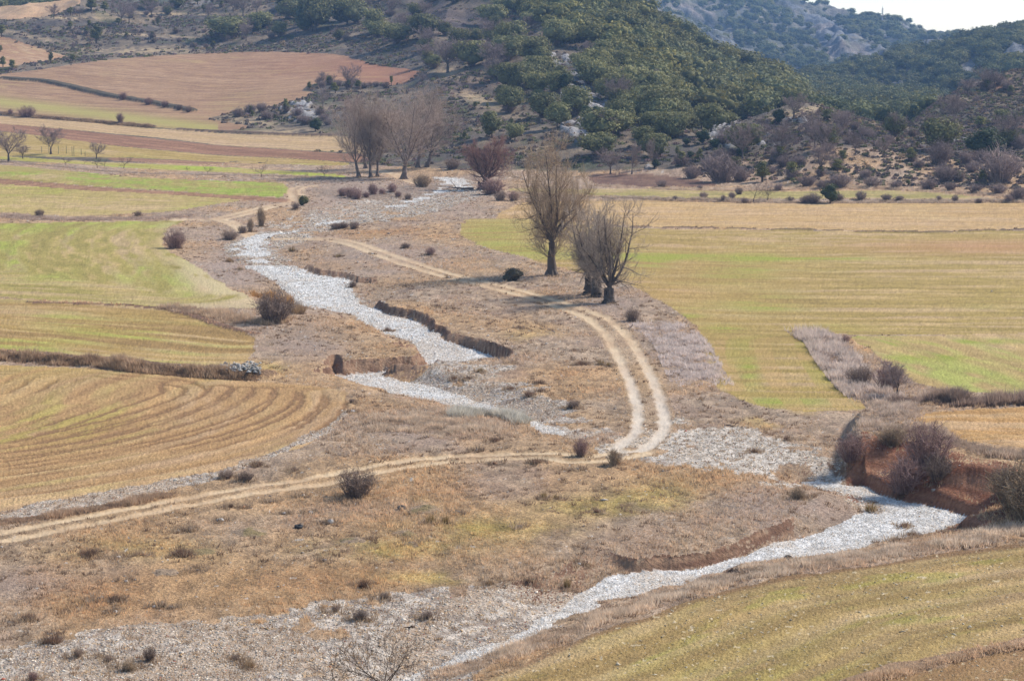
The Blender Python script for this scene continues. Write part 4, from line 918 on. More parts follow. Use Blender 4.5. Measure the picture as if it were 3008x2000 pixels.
# other bare trees told apart
for i, (f, x, y, h, P_, lab) in enumerate([('Z1', 2125, 715, 150, 1, 'slender bare tree above the pale rock face'), ('Z6', 1632, 1105, 210, 0, 'small bare tree with dark trunk in the bramble strip'),
        ('Z3', 925, 1070, 110, 2, 'gnarled apple tree in the hedge, partner of the clearer one'), ('Z3', 1000, 1060, 100, 2, 'gnarled apple tree with open crown in the hedge'),
        ('Z3', 168, 922, 140, 0, 'bare tree with dark forked foot at the hill corner'), ('Z3', 282, 922, 175, 1, 'purplish slender bare tree at the hill foot'), ('Z3', 215, 925, 60, 2, 'low bent bare tree between two taller ones'),
        ('Z3', 400, 890, 160, 1, 'pale upright bare thicket tree at the hill foot')]):
    l = at(f, x, y); H = px_h(f, h, l); src = [(HBARE[i % 4], 7.0), (TBARE[i % 2], 8.0), (FT[i % 5], 4.0)][P_]
    bare_thing('bare_tree', src[0], l, lab, sc=H / src[1], rz=i * 2.1)
l = place(np.array([[1140., 2068.]]))[0]
bare_thing('hawthorn_tree', bare(33, 3.5, .10, dict(FRU, lev=5, seg=(2, 4, 3, 3, 2), n=(6, 8, 6, 3), len=(1.7, .55, .5, .45), ang=(1.0, .75, .8, .8), t0=(.5, .2, .15, .2)), rmin=.007, c1=(92, 76, 62), c2=(126, 104, 84), roots=False, trunk=.45), l, 'lichened bare thorn tree at the very front on the gravel', rz=.6)
l = place(np.array([[988., 2025.]]))[0]
bare_thing('thorn_sapling', bare(34, 2.1, .035, dict(FRU, lev=4, n=(3, 4, 3), len=(1.5, .5, .45)), rmin=.008, c1=(82, 66, 56), c2=(110, 92, 78), roots=False, trunk=.5), l, 'thin crooked sapling beside the front thorn tree')

# ---- notable evergreens: (frame, x, base row, height px, width factor)
EV = [('Z2',440,218,150,1,'O'),('Z2',780,252,155,1.1,'O'),('Z2',270,165,170,1.1,'O'),('Z2',60,205,230,1,'O'),('Z2',1345,335,190,.9,'O'),('Z2',1500,430,180,1.25,'O'),('Z2',1700,295,95,1.4,'O'),
 ('Z2',1805,468,112,1,'O'),('Z2',1628,492,62,1,'J'),('Z2',1700,592,112,1.1,'D'),('Z2',1950,540,95,1.1,'O'),('Z2',1940,622,95,1,'O'),('Z2',1530,655,62,1,'O'),('Z2',1650,842,165,.95,'O'),('Z2',1590,712,60,1,'O'),
 ('Z2',1840,778,85,.9,'D'),('Z2',1912,782,92,.9,'D'),('Z2',2150,802,172,.95,'O'),('Z2',2060,792,80,1.1,'O'),('Z2',1918,1022,150,1.1,'O'),('Z2',1220,905,165,.9,'O'),('Z2',1372,925,112,1.0,'O'),('Z2',1350,832,62,1,'J'),('Z2',1040,912,62,1.1,'J'),
 ('Z2',1000,300,110,1.2,'O'),('Z2',1250,210,100,.9,'O'),('Z2',560,560,70,.8,'J'),('Z2',190,615,80,1.2,'J'),('Z2',20,590,60,1.2,'J'),('Z2',1110,720,60,1,'J'),('Z2',1190,715,45,1,'J'),('Z2',980,880,50,1,'J'),
 ('Z1',635,288,145,1.3,'J'),('Z1',462,192,60,1.2,'J'),('Z1',588,182,58,1,'J'),('Z1',600,75,110,1.5,'J'),('Z1',690,80,80,1.5,'J'),('Z1',780,165,52,1.7,'J'),('Z1',1040,172,62,1,'J'),('Z1',1170,52,62,1.3,'O'),('Z1',335,412,82,.9,'J'),('Z1',480,408,62,1.2,'J'),
 ('Z1',80,462,80,1.2,'J'),('Z1',20,442,80,1.2,'J'),('Z1',5,345,55,1.2,'J'),('Z1',10,245,90,1.3,'J'),('Z1',1490,252,140,1.6,'O'),('Z1',1700,212,90,1,'J'),('Z1',1885,85,115,1.3,'D'),('Z1',2050,205,230,1.0,'D'),('Z1',1880,700,60,1.1,'J'),('Z1',1660,762,42,1.5,'J'),
 ('Z1',1810,788,42,1.2,'J'),('Z1',2075,865,92,1.0,'D'),('Z1',1390,240,50,1.1,'J'),('Z1',1175,330,26,1.2,'J'),('Z1',975,25,45,1.8,'J'),('Z1',1300,30,60,1.5,'J'),('Z1',1340,75,50,1.5,'J'),('Z1',465,95,55,1.5,'J'),('Z1',1010,165,30,1.6,'J'),
 ('Z3',290,645,132,1,'O'),('Z3',425,652,172,1.1,'O'),('Z3',540,658,122,.95,'O'),('Z3',650,682,112,1.1,'O'),('Z3',580,492,82,1.4,'O'),('Z3',100,832,122,1.3,'O'),('Z3',130,445,82,1,'O'),('Z3',380,402,66,1.1,'O'),('Z3',40,622,62,1,'D'),
 ('Z3',1060,655,85,.9,'D'),('Z3',1002,606,52,1,'J'),('Z3',1355,578,62,1.3,'J'),('Z3',1918,596,66,1.0,'J'),('Z3',1850,742,112,1.1,'J'),('Z3',2238,655,74,1.3,'O'),('Z3',2000,682,30,1.7,'J'),('Z3',2140,832,158,1.35,'D'),('Z3',658,762,78,1.1,'D'),
 ('Z3',640,852,78,.9,'J'),('Z3',522,826,60,.9,'J'),('Z3',410,892,50,1,'D'),('Z3',720,784,52,1.2,'D'),('Z3',1060,732,46,1.3,'J'),('Z3',972,965,130,1.35,'J'),('Z3',1372,912,82,1.2,'J'),('Z3',1400,858,74,1.3,'J'),('Z3',1612,792,70,1,'J'),
 ('Z3',1510,912,30,1.3,'J'),('Z3',1795,778,32,1.3,'J'),('Z3',1745,984,38,1.4,'J'),('Z3',1332,1078,104,1.1,'D'),('Z3',1280,600,40,1.2,'J'),('Z3',1320,640,60,1.3,'O'),('Z3',750,796,34,1,'J'),('Z3',590,840,40,1.3,'D'),('Z3',1080,812,40,1,'J'),
 ('Z3',365,740,70,1.2,'O'),('Z3',510,730,60,1.2,'O'),('Z3',210,640,50,1.2,'O'),('Z3',800,660,60,1.4,'O'),('Z3',120,700,60,1.0,'D'),('Z3',570,770,40,1.2,'D'),('Z3',860,830,60,1.0,'D'),('Z3',2280,960,50,1.5,'J'),('Z3',1940,830,60,1.2,'J'),('Z3',1690,760,40,1.3,'J')]
def where_hill(sx_, sy_):
    """a findable place for a hillside plant"""
    if sx_ < 560: return 'on the scrub slope above the small red field' if sy_ < 200 else 'on the bank below the terraces'
    if sx_ < 1000 and sy_ > 230: return 'around the pale rock face below the big sloping field'
    if sx_ < 950: return 'on the wooded slope above the big sloping field'
    if sx_ < 1350: return 'on the shaded slope behind the poplar clump' if sy_ > 120 else 'high on the shaded slope of the main hill'
    if sx_ < 1780: return 'among the rock outcrops of the main hill' if sy_ > 170 else 'near the shoulder of the main hill'
    if sx_ < 2120: return 'at the foot of the sunny wooded hill' if sy_ > 250 else 'on the sunny wooded flank'
    if sx_ < 2560: return 'on the bushy knoll in front of the gorge'
    return 'on the red brown slope beside the gorge'
cnt = {}
for i, (f, x, y, h, wd, kd) in enumerate(EV):
    l = at(f, x, y)
    if np.isnan(l).any(): continue
    H = px_h(f, h, l); s = S(f, [(x, y)])[0]; pl = where_hill(*s)
    sz = 'large' if H > 7 else ('mid-sized' if H > 4 else 'small')
    wd_ = 'wide' if wd > 1.2 else ('slim' if wd < .95 else 'rounded')
    nm, protos, kn = {'O': ('holm_oak', OAKS, 'holm oak'), 'J': ('juniper_tree', JUNS, 'juniper'), 'D': ('holm_oak', DARK, 'dark holm oak')}[kd]
    ever_thing(protos, i, l, H, f'{sz} {wd_} {kn} {pl}', nm, 'tree', f'{kn}s standing {pl}', wide=wd)
# ---- bare trees on the slopes
BT = [('Z2',930,480,235,1.1),('Z2',1235,468,205,1.15),('Z2',1850,385,115,1.3),('Z2',2130,595,140,.8),('Z2',560,90,110,1.2),('Z2',650,230,150,1.2),('Z2',760,560,80,1),('Z2',400,70,120,1.1),('Z2',780,100,90,1.3),('Z2',1480,190,90,1.2),('Z2',1580,250,80,1.2),
 ('Z3',290,475,125,.9),('Z3',355,480,90,.9),('Z3',868,850,205,.8),('Z3',1140,625,130,1.2),('Z3',1250,785,165,.9),('Z3',1290,805,155,.8),('Z3',1465,825,145,.7),('Z3',850,640,90,1.1),('Z3',1400,690,110,1.2),('Z3',1620,830,100,1),('Z3',2060,500,90,1.3),('Z3',2200,460,80,1.6),
 ('Z3',1700,720,70,1.1),('Z3',1560,750,60,1.1),('Z3',60,310,80,1.4),
 ('Z1',355,125,100,.9),('Z1',525,110,60,.9),('Z1',800,160,165,.9),('Z1',850,150,120,.9),('Z1',1600,105,135,.8),('Z1',1690,92,105,1),('Z1',1535,85,110,.9),('Z1',480,330,55,1),('Z1',1620,270,120,.9),('Z1',2120,560,90,1.0),('Z1',2180,560,70,1.1),('Z1',2100,60,60,1.2)]
for i, (f, x, y, h, wd) in enumerate(BT):
    l = at(f, x, y)
    if np.isnan(l).any(): continue
    H = px_h(f, h, l); s = S(f, [(x, y)])[0]; pl = where_hill(*s)
    o = bare_thing('bare_oak', HBARE[i % 4], l, f'{"tall" if H > 9 else ("mid-sized" if H > 6 else "low")} leafless oak {pl}', 'tree', f'leafless oaks {pl}', rz=i * 1.7, sc=(H / 7 * wd, H / 7 * wd, H / 7))
# ---- big bare thickets at the hill foot and hedges
TH = [('Z3',755,965,155,1.2),('Z3',700,900,80,1.4),('Z3',860,960,80,1.3),('Z3',2230,965,185,1.2),('Z3',1910,875,135,1.1),('Z3',600,945,72,1.3),('Z3',1210,985,60,1.6),('Z3',1380,992,75,1.8),('Z3',1560,992,60,1.8),('Z3',1850,1003,62,1.5),('Z3',1940,965,100,1.2),('Z3',2220,1028,60,1.7),
 ('Z3',2100,1022,50,1.6),('Z3',1290,1000,50,1.4),('Z3',1680,1000,45,1.6),('Z3',2330,1060,70,1.4),('Z3',1970,1010,50,1.3),('Z3',440,992,40,1.4),('Z3',640,1004,24,1.4),('Z3',2050,870,70,1.3),('Z3',2330,790,80,1.2),('Z3',1640,760,50,1.4),('Z3',1400,670,80,1.2),('Z3',1060,1010,40,1.3),
 ('Z3',660,1052,38,1.3),('Z3',765,1064,34,.8),('Z3',510,1060,24,1.1),('Z3',810,1055,40,1),('Z3',850,1030,40,1.2),('Z3',1120,1072,34,1.4),('Z3',1240,1078,58,1.5),('Z3',1200,1076,40,1.5),('Z3',1375,1072,50,1.2),('Z3',1495,1058,50,1.2),('Z3',1630,1060,34,1.8),('Z3',1700,1062,26,2),('Z3',1910,1060,24,1.4),('Z3',1993,1072,44,.8),('Z3',2120,1075,26,1.6),('Z3',2280,1070,40,1.5),('Z3',2340,1040,50,1.2),('Z3',880,1076,30,1.4)]
pls = ['below the knoll', 'in the hedge behind the pale tan field', 'at the foot of the red brown slope']
for i, (f, x, y, h, wd) in enumerate(TH):
    l = at(f, x, y); H = px_h(f, h, l); s = S(f, [(x, y)])[0]
    pl = pls[1] if s[1] > 556 else (pls[2] if s[0] > 2600 else pls[0])
    single('bare_bush', SHB[i % 4], M_TWIG, l, f'{"tall" if H > 4 else ("mid-sized" if H > 2 else "small")} {"spreading" if wd > 1.3 else "rounded"} purple grey bare bush {pl}', 'bush', f'bare bushes {pl}', i * .9, (H / 2 * wd * .8, H / 2 * wd * .8, H / 2))
# ---------------------------------------------------------------- random filling of the slopes
KIND_N = {'O': 0, 'J': 0}
def scatter(poly, n, mind):
    """points inside a traced region, kept apart"""
    P = S(*poly); x0, y0 = P.min(0); x1, y1 = P.max(0); out = []; r = np.random.default_rng(int(abs(P.sum())) % 9973)
    for _ in range(n * 12):
        q = np.array([r.uniform(x0, x1), r.uniform(y0, y1)])
        if not inside(P, q[:1], q[1:])[0]: continue
        if any(abs(q[0] - o[0]) < mind and abs(q[1] - o[1]) < mind * .6 for o in out): continue
        out.append(q)
        if len(out) >= n: break
    return np.array(out)
REG = [  # region, oaks, junipers, bare, shrubs
 (('D', [(560,0),(1180,0),(1250,60),(1330,120),(1280,200),(1100,190),(980,160),(850,120),(700,112),(560,90)]), 44, 12, 22, 60),
 (('D', [(0,60),(200,70),(400,75),(560,60),(560,105),(450,115),(300,90),(100,80),(0,75)]), 0, 16, 2, 26),
 (('D', [(250,0),(560,0),(560,60),(300,60),(200,40)]), 2, 16, 8, 16),
 (('D', [(0,115),(60,150),(0,160)]), 0, 3, 0, 0),
 (('D', [(1100,200),(1330,150),(1500,240),(1560,330),(1500,380),(1300,300),(1150,300)]), 22, 12, 5, 22),
 (('D', [(1330,120),(1420,150),(1520,230),(1650,300),(1560,330),(1420,260),(1320,200)]), 28, 5, 4, 8),
 (('D', [(1560,340),(1700,290),(1870,250),(2000,275),(2090,300),(2200,230),(2358,170),(2358,420),(2200,425),(1800,410),(1560,400)]), 5, 26, 10, 60),
 (('D', [(510,268),(700,235),(760,250),(760,290),(600,290)]), 0, 5, 0, 14),
 (('D', [(720,190),(850,195),(900,205),(880,212),(740,205)]), 0, 5, 1, 12)]
for ri, (poly, no, nj, nb, nsh) in enumerate(REG):
    for kind, cnt_, md in (('O', no, 16), ('J', nj, 18), ('B', nb, 26), ('S', nsh, 14)):
        if not cnt_: continue
        pts = scatter(poly, cnt_, md); locs = place(pts)
        for i, (p, l) in enumerate(zip(pts, locs)):
            if np.isnan(l).any() or l[1] > 980: continue
            k_, _ = cls(l[0:1], l[1:2])
            if k_[0] >= 10 and l[1] < 900: continue
            pl = where_hill(*p)
            if kind == 'O': H = random.uniform(3.6, 7.2); ever_thing(OAKS, i, l, H, f'{"fair sized" if H > 5.2 else "lesser"} round holm oak {pl}', 'holm_oak', 'tree', f'round holm oaks {pl}', random.uniform(.9, 1.25))
            if kind == 'J': H = random.uniform(1.5, 3.6); ever_thing(JUNS, i, l, H, f'{"bushy" if H > 2.4 else "little"} olive green juniper {pl}', 'juniper_tree', 'tree', f'olive green junipers {pl}', random.uniform(1, 1.5))
            if kind == 'B': H = random.uniform(4.5, 8); bare_thing('bare_oak', HBARE[i % 4], l, f'grey leafless oak {pl}', 'tree', f'grey leafless oaks {pl}', sc=H / 7, rz=i)
            if kind == 'S': H = random.uniform(1.2, 2.6); single('bare_bush', SHB[i % 4], M_TWIG, l, f'grey purple leafless shrub {pl}', 'bush', f'leafless shrubs {pl}', i, (H / 2 * 1.1, H / 2 * 1.1, H / 2))
# ---- woods that read as one mass: many low-detail evergreens in one mesh
def low_tree(seed, n=280):
    V, F, Cc = crown(seed, 6.0, 6.6, n, .34, base=.02, lump=8, c1=(116, 120, 78), c2=(172, 164, 102))
    return V, F, Cc
LOW = [low_tree(200 + i) for i in range(8)]
def wood(name, pts, Hs, label, cat_, widths=None, protos=LOW, tint=None):
    vs, fs, cs = [], [], []; o = 0
    for i, (p, H) in enumerate(zip(pts, Hs)):
        V, F, Cc = protos[i % len(protos)]; k = H / 6.0; a = R_.uniform(0, 6.28); c_, s_ = math.cos(a), math.sin(a); wk = k * R_.uniform(.9, 1.3)
        W = np.stack([(V[:, 0] * c_ - V[:, 1] * s_) * wk, (V[:, 0] * s_ + V[:, 1] * c_) * wk, V[:, 2] * k - .25 * H * .3], 1) + p
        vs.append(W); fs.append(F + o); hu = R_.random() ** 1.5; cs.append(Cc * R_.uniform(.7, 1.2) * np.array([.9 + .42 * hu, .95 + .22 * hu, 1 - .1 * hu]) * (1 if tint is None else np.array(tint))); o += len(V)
    me = quads_mesh(name, np.concatenate(vs), np.concatenate(fs), np.concatenate(cs))
    return link(name, me, M_OAK, kind='stuff', label=label, category=cat_)
def region_world(poly, n, ymin, ymax, noise_cut=None):
    """random world points on the ground whose picture falls in a region"""
    P = S(*poly); idx = np.where(inside(P, SXF.ravel(), SYF.ravel()) & (Y.ravel() > ymin) & (Y.ravel() < ymax))[0]
    wgt = Y.ravel()[idx] * np.gradient(ROWS)[idx // NC]
    if noise_cut is not None: wgt = wgt * noise_cut(X.ravel()[idx], Y.ravel()[idx], idx)
    s = R_.choice(idx, n, p=wgt / wgt.sum()); x = X.ravel()[s] * (1 + R_.normal(0, .001, n)) + R_.normal(0, 1, n); y = Y.ravel()[s] + R_.normal(0, 1.2, n)
    return np.stack([x, y, gz(x, y)], 1)
SXF, SYF = proj(X, Y, Z)
pw = region_world(('D', [(1180,-60),(1400,-20),(1500,45),(1600,105),(1700,150),(1800,185),(1880,238),(1850,270),(1720,310),(1640,300),(1570,262),(1490,222),(1430,190),(1400,140),(1330,110),(1260,60),(1180,30)]), 1350, 560, 900)
wood('wood', pw, np.clip(R_.lognormal(1.66, .27, len(pw)), 2.6, 9), 'dense holm oak wood over the sunny flank of the main hill', 'wood')
ckf = np.zeros((NR, NC)); ckf[NH:] = ck; ckf = ckf.ravel(); CFX = C.reshape(-1, 3)
pw = region_world(('D', [(1780,205),(1900,165),(2000,150),(2120,120),(2230,95),(2358,70),(2560,30),(2560,280),(2200,320),(2050,310),(1900,290),(1820,240)]), 2100, 930, 1330, lambda x, y, i: np.where(ckf[i] > .4, .05, 1.0) * (.2 + ss(fbm(x / 30, y / 50, 2, 3), .3, .5)))
pw = np.concatenate([pw, region_world(('D', [(1880,230),(2150,200),(2150,310),(1900,310)]), 260, 570, 960)])
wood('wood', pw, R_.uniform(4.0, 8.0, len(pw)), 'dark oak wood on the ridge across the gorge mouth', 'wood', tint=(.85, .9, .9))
pw = region_world(('D', [(1350,-120),(2350,-120),(2350,140),(2000,180),(1850,220),(1600,180),(1400,60)]), 3000, 1330, 2600, lambda x, y, i: np.where(ckf[i] > .35, .05, 1.0) * ss(fbm(x / 45, y / 80, 5, 4), .40, .56) + .02)
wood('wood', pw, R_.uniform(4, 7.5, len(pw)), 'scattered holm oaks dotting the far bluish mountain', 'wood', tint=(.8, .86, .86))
pw = region_world(('D', [(-50,-60),(260,-60),(260,20),(0,60)]), 500, 985, 1500)
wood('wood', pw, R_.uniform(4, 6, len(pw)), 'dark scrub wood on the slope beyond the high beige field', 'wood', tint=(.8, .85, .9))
# ---- low scrub carpet on the slopes (stuff)
def scrub_mesh(seed, c1, c2, n=26, s=.26):
    r = np.random.default_rng(seed); d = unit(r.normal(0, 1, (n, 3))); d[:, 2] = np.abs(d[:, 2])
    P = d * [.8, .8, .55] * r.uniform(.5, 1, (n, 1)); col = mixc(lin(c1), lin(c2), r.uniform(0, 1, n))
    return leaves(P, d, s, col, .9, r)
SCM = [scrub_mesh(300 + i, (104, 94, 84), (150, 132, 116)) for i in range(4)] + [scrub_mesh(310 + i, (88, 94, 62), (136, 132, 84)) for i in range(2)] + [scrub_mesh(320, (150, 126, 98), (196, 168, 130)), scrub_mesh(321, (124, 102, 98), (164, 138, 130))]
def carpet(name, pts, sc, label, cat_, pick=None):
    vs, fs, cs = [], [], []; o = 0
    for i, (p, k) in enumerate(zip(pts, sc)):
        V, F, Cc = SCM[R_.integers(0, 8) if pick is None else pick[R_.integers(0, len(pick))]]
        vs.append(V * [k, k, k * .9] + p); fs.append(F + o); cs.append(Cc * R_.uniform(.75, 1.2)); o += len(V)
    return link(name, quads_mesh(name, np.concatenate(vs), np.concatenate(fs), np.concatenate(cs)), M_OAK, kind='stuff', label=label, category=cat_)
notanb = np.zeros((NR, NC)); notanb[NH:] = np.clip(tanb + rmask * .8, 0, 1); notanb = notanb.ravel()
def scr(x, y, i): return (CL.ravel()[i] == 5) * (1.02 - notanb[i]) * (.12 + ss(fbm(x / 12, y / 16, 6, 4), .42, .58))
pw = region_world(('D', [(-60,-20),(1450,-20),(1560,130),(1600,300),(1560,420),(1000,420),(500,290),(-60,180)]), 14000, 430, 960, scr)
carpet('scrub', pw, R_.uniform(.35, 1.25, len(pw)) , 'low grey and olive scrub over the left slopes and main hill', 'scrub')
pw = region_world(('D', [(1500,430),(1560,330),(1700,270),(1900,220),(2100,250),(2400,100),(2400,450)]), 5500, 371, 700, scr)
pw = np.concatenate([pw, region_world(('D', [(1560,400),(1620,340),(1760,270),(1900,240),(2060,290),(2200,210),(2400,140),(2400,440),(1900,425)]), 9000, 371, 700)])
carpet('scrub', pw, R_.uniform(.3, 1.0, len(pw)), 'low brown scrub over the knoll and the right hand slope', 'scrub')
# ---------------------------------------------------------------- bushes and tufts of the valley floor
BSH = [shrub(400 + i, 1.0, 1.3, 90, 10, c1=(112, 94, 82), c2=(184, 158, 138), r=.006) for i in range(4)]
RED = [shrub(410 + i, 1.0, 1.2, 80, 10, c1=(134, 104, 94), c2=(198, 162, 148), r=.006) for i in range(2)]
TAW = [shrub(420, 1.0, 1.4, 90, 10, c1=(150, 124, 96), c2=(196, 170, 138), r=.008)]
TUF = [tuft(430 + i, 1.0, 1.4, 260, wd=.014) for i in range(3)] + [tuft(440 + i, 1.0, 1.3, 240, c1=(110, 86, 70), c2=(152, 122, 100), wd=.014) for i in range(2)]
REED = [tuft(450, 1.0, 1.1, 130, c1=(120, 104, 66), c2=(176, 146, 96), wd=.016)]
V, F, Cc = crown(460, 6.0, 9.0, 1500, .2, base=.0, lump=16, c1=(84, 80, 66), c2=(124, 116, 94)); DKB = quads_mesh('dark_bush', V, F, Cc)
V, F, Cc = crown(461, 6.0, 8.0, 1500, .2, base=.0, lump=16, c1=(74, 74, 44), c2=(120, 112, 62)); GRB = quads_mesh('green_bush', V, F, Cc)
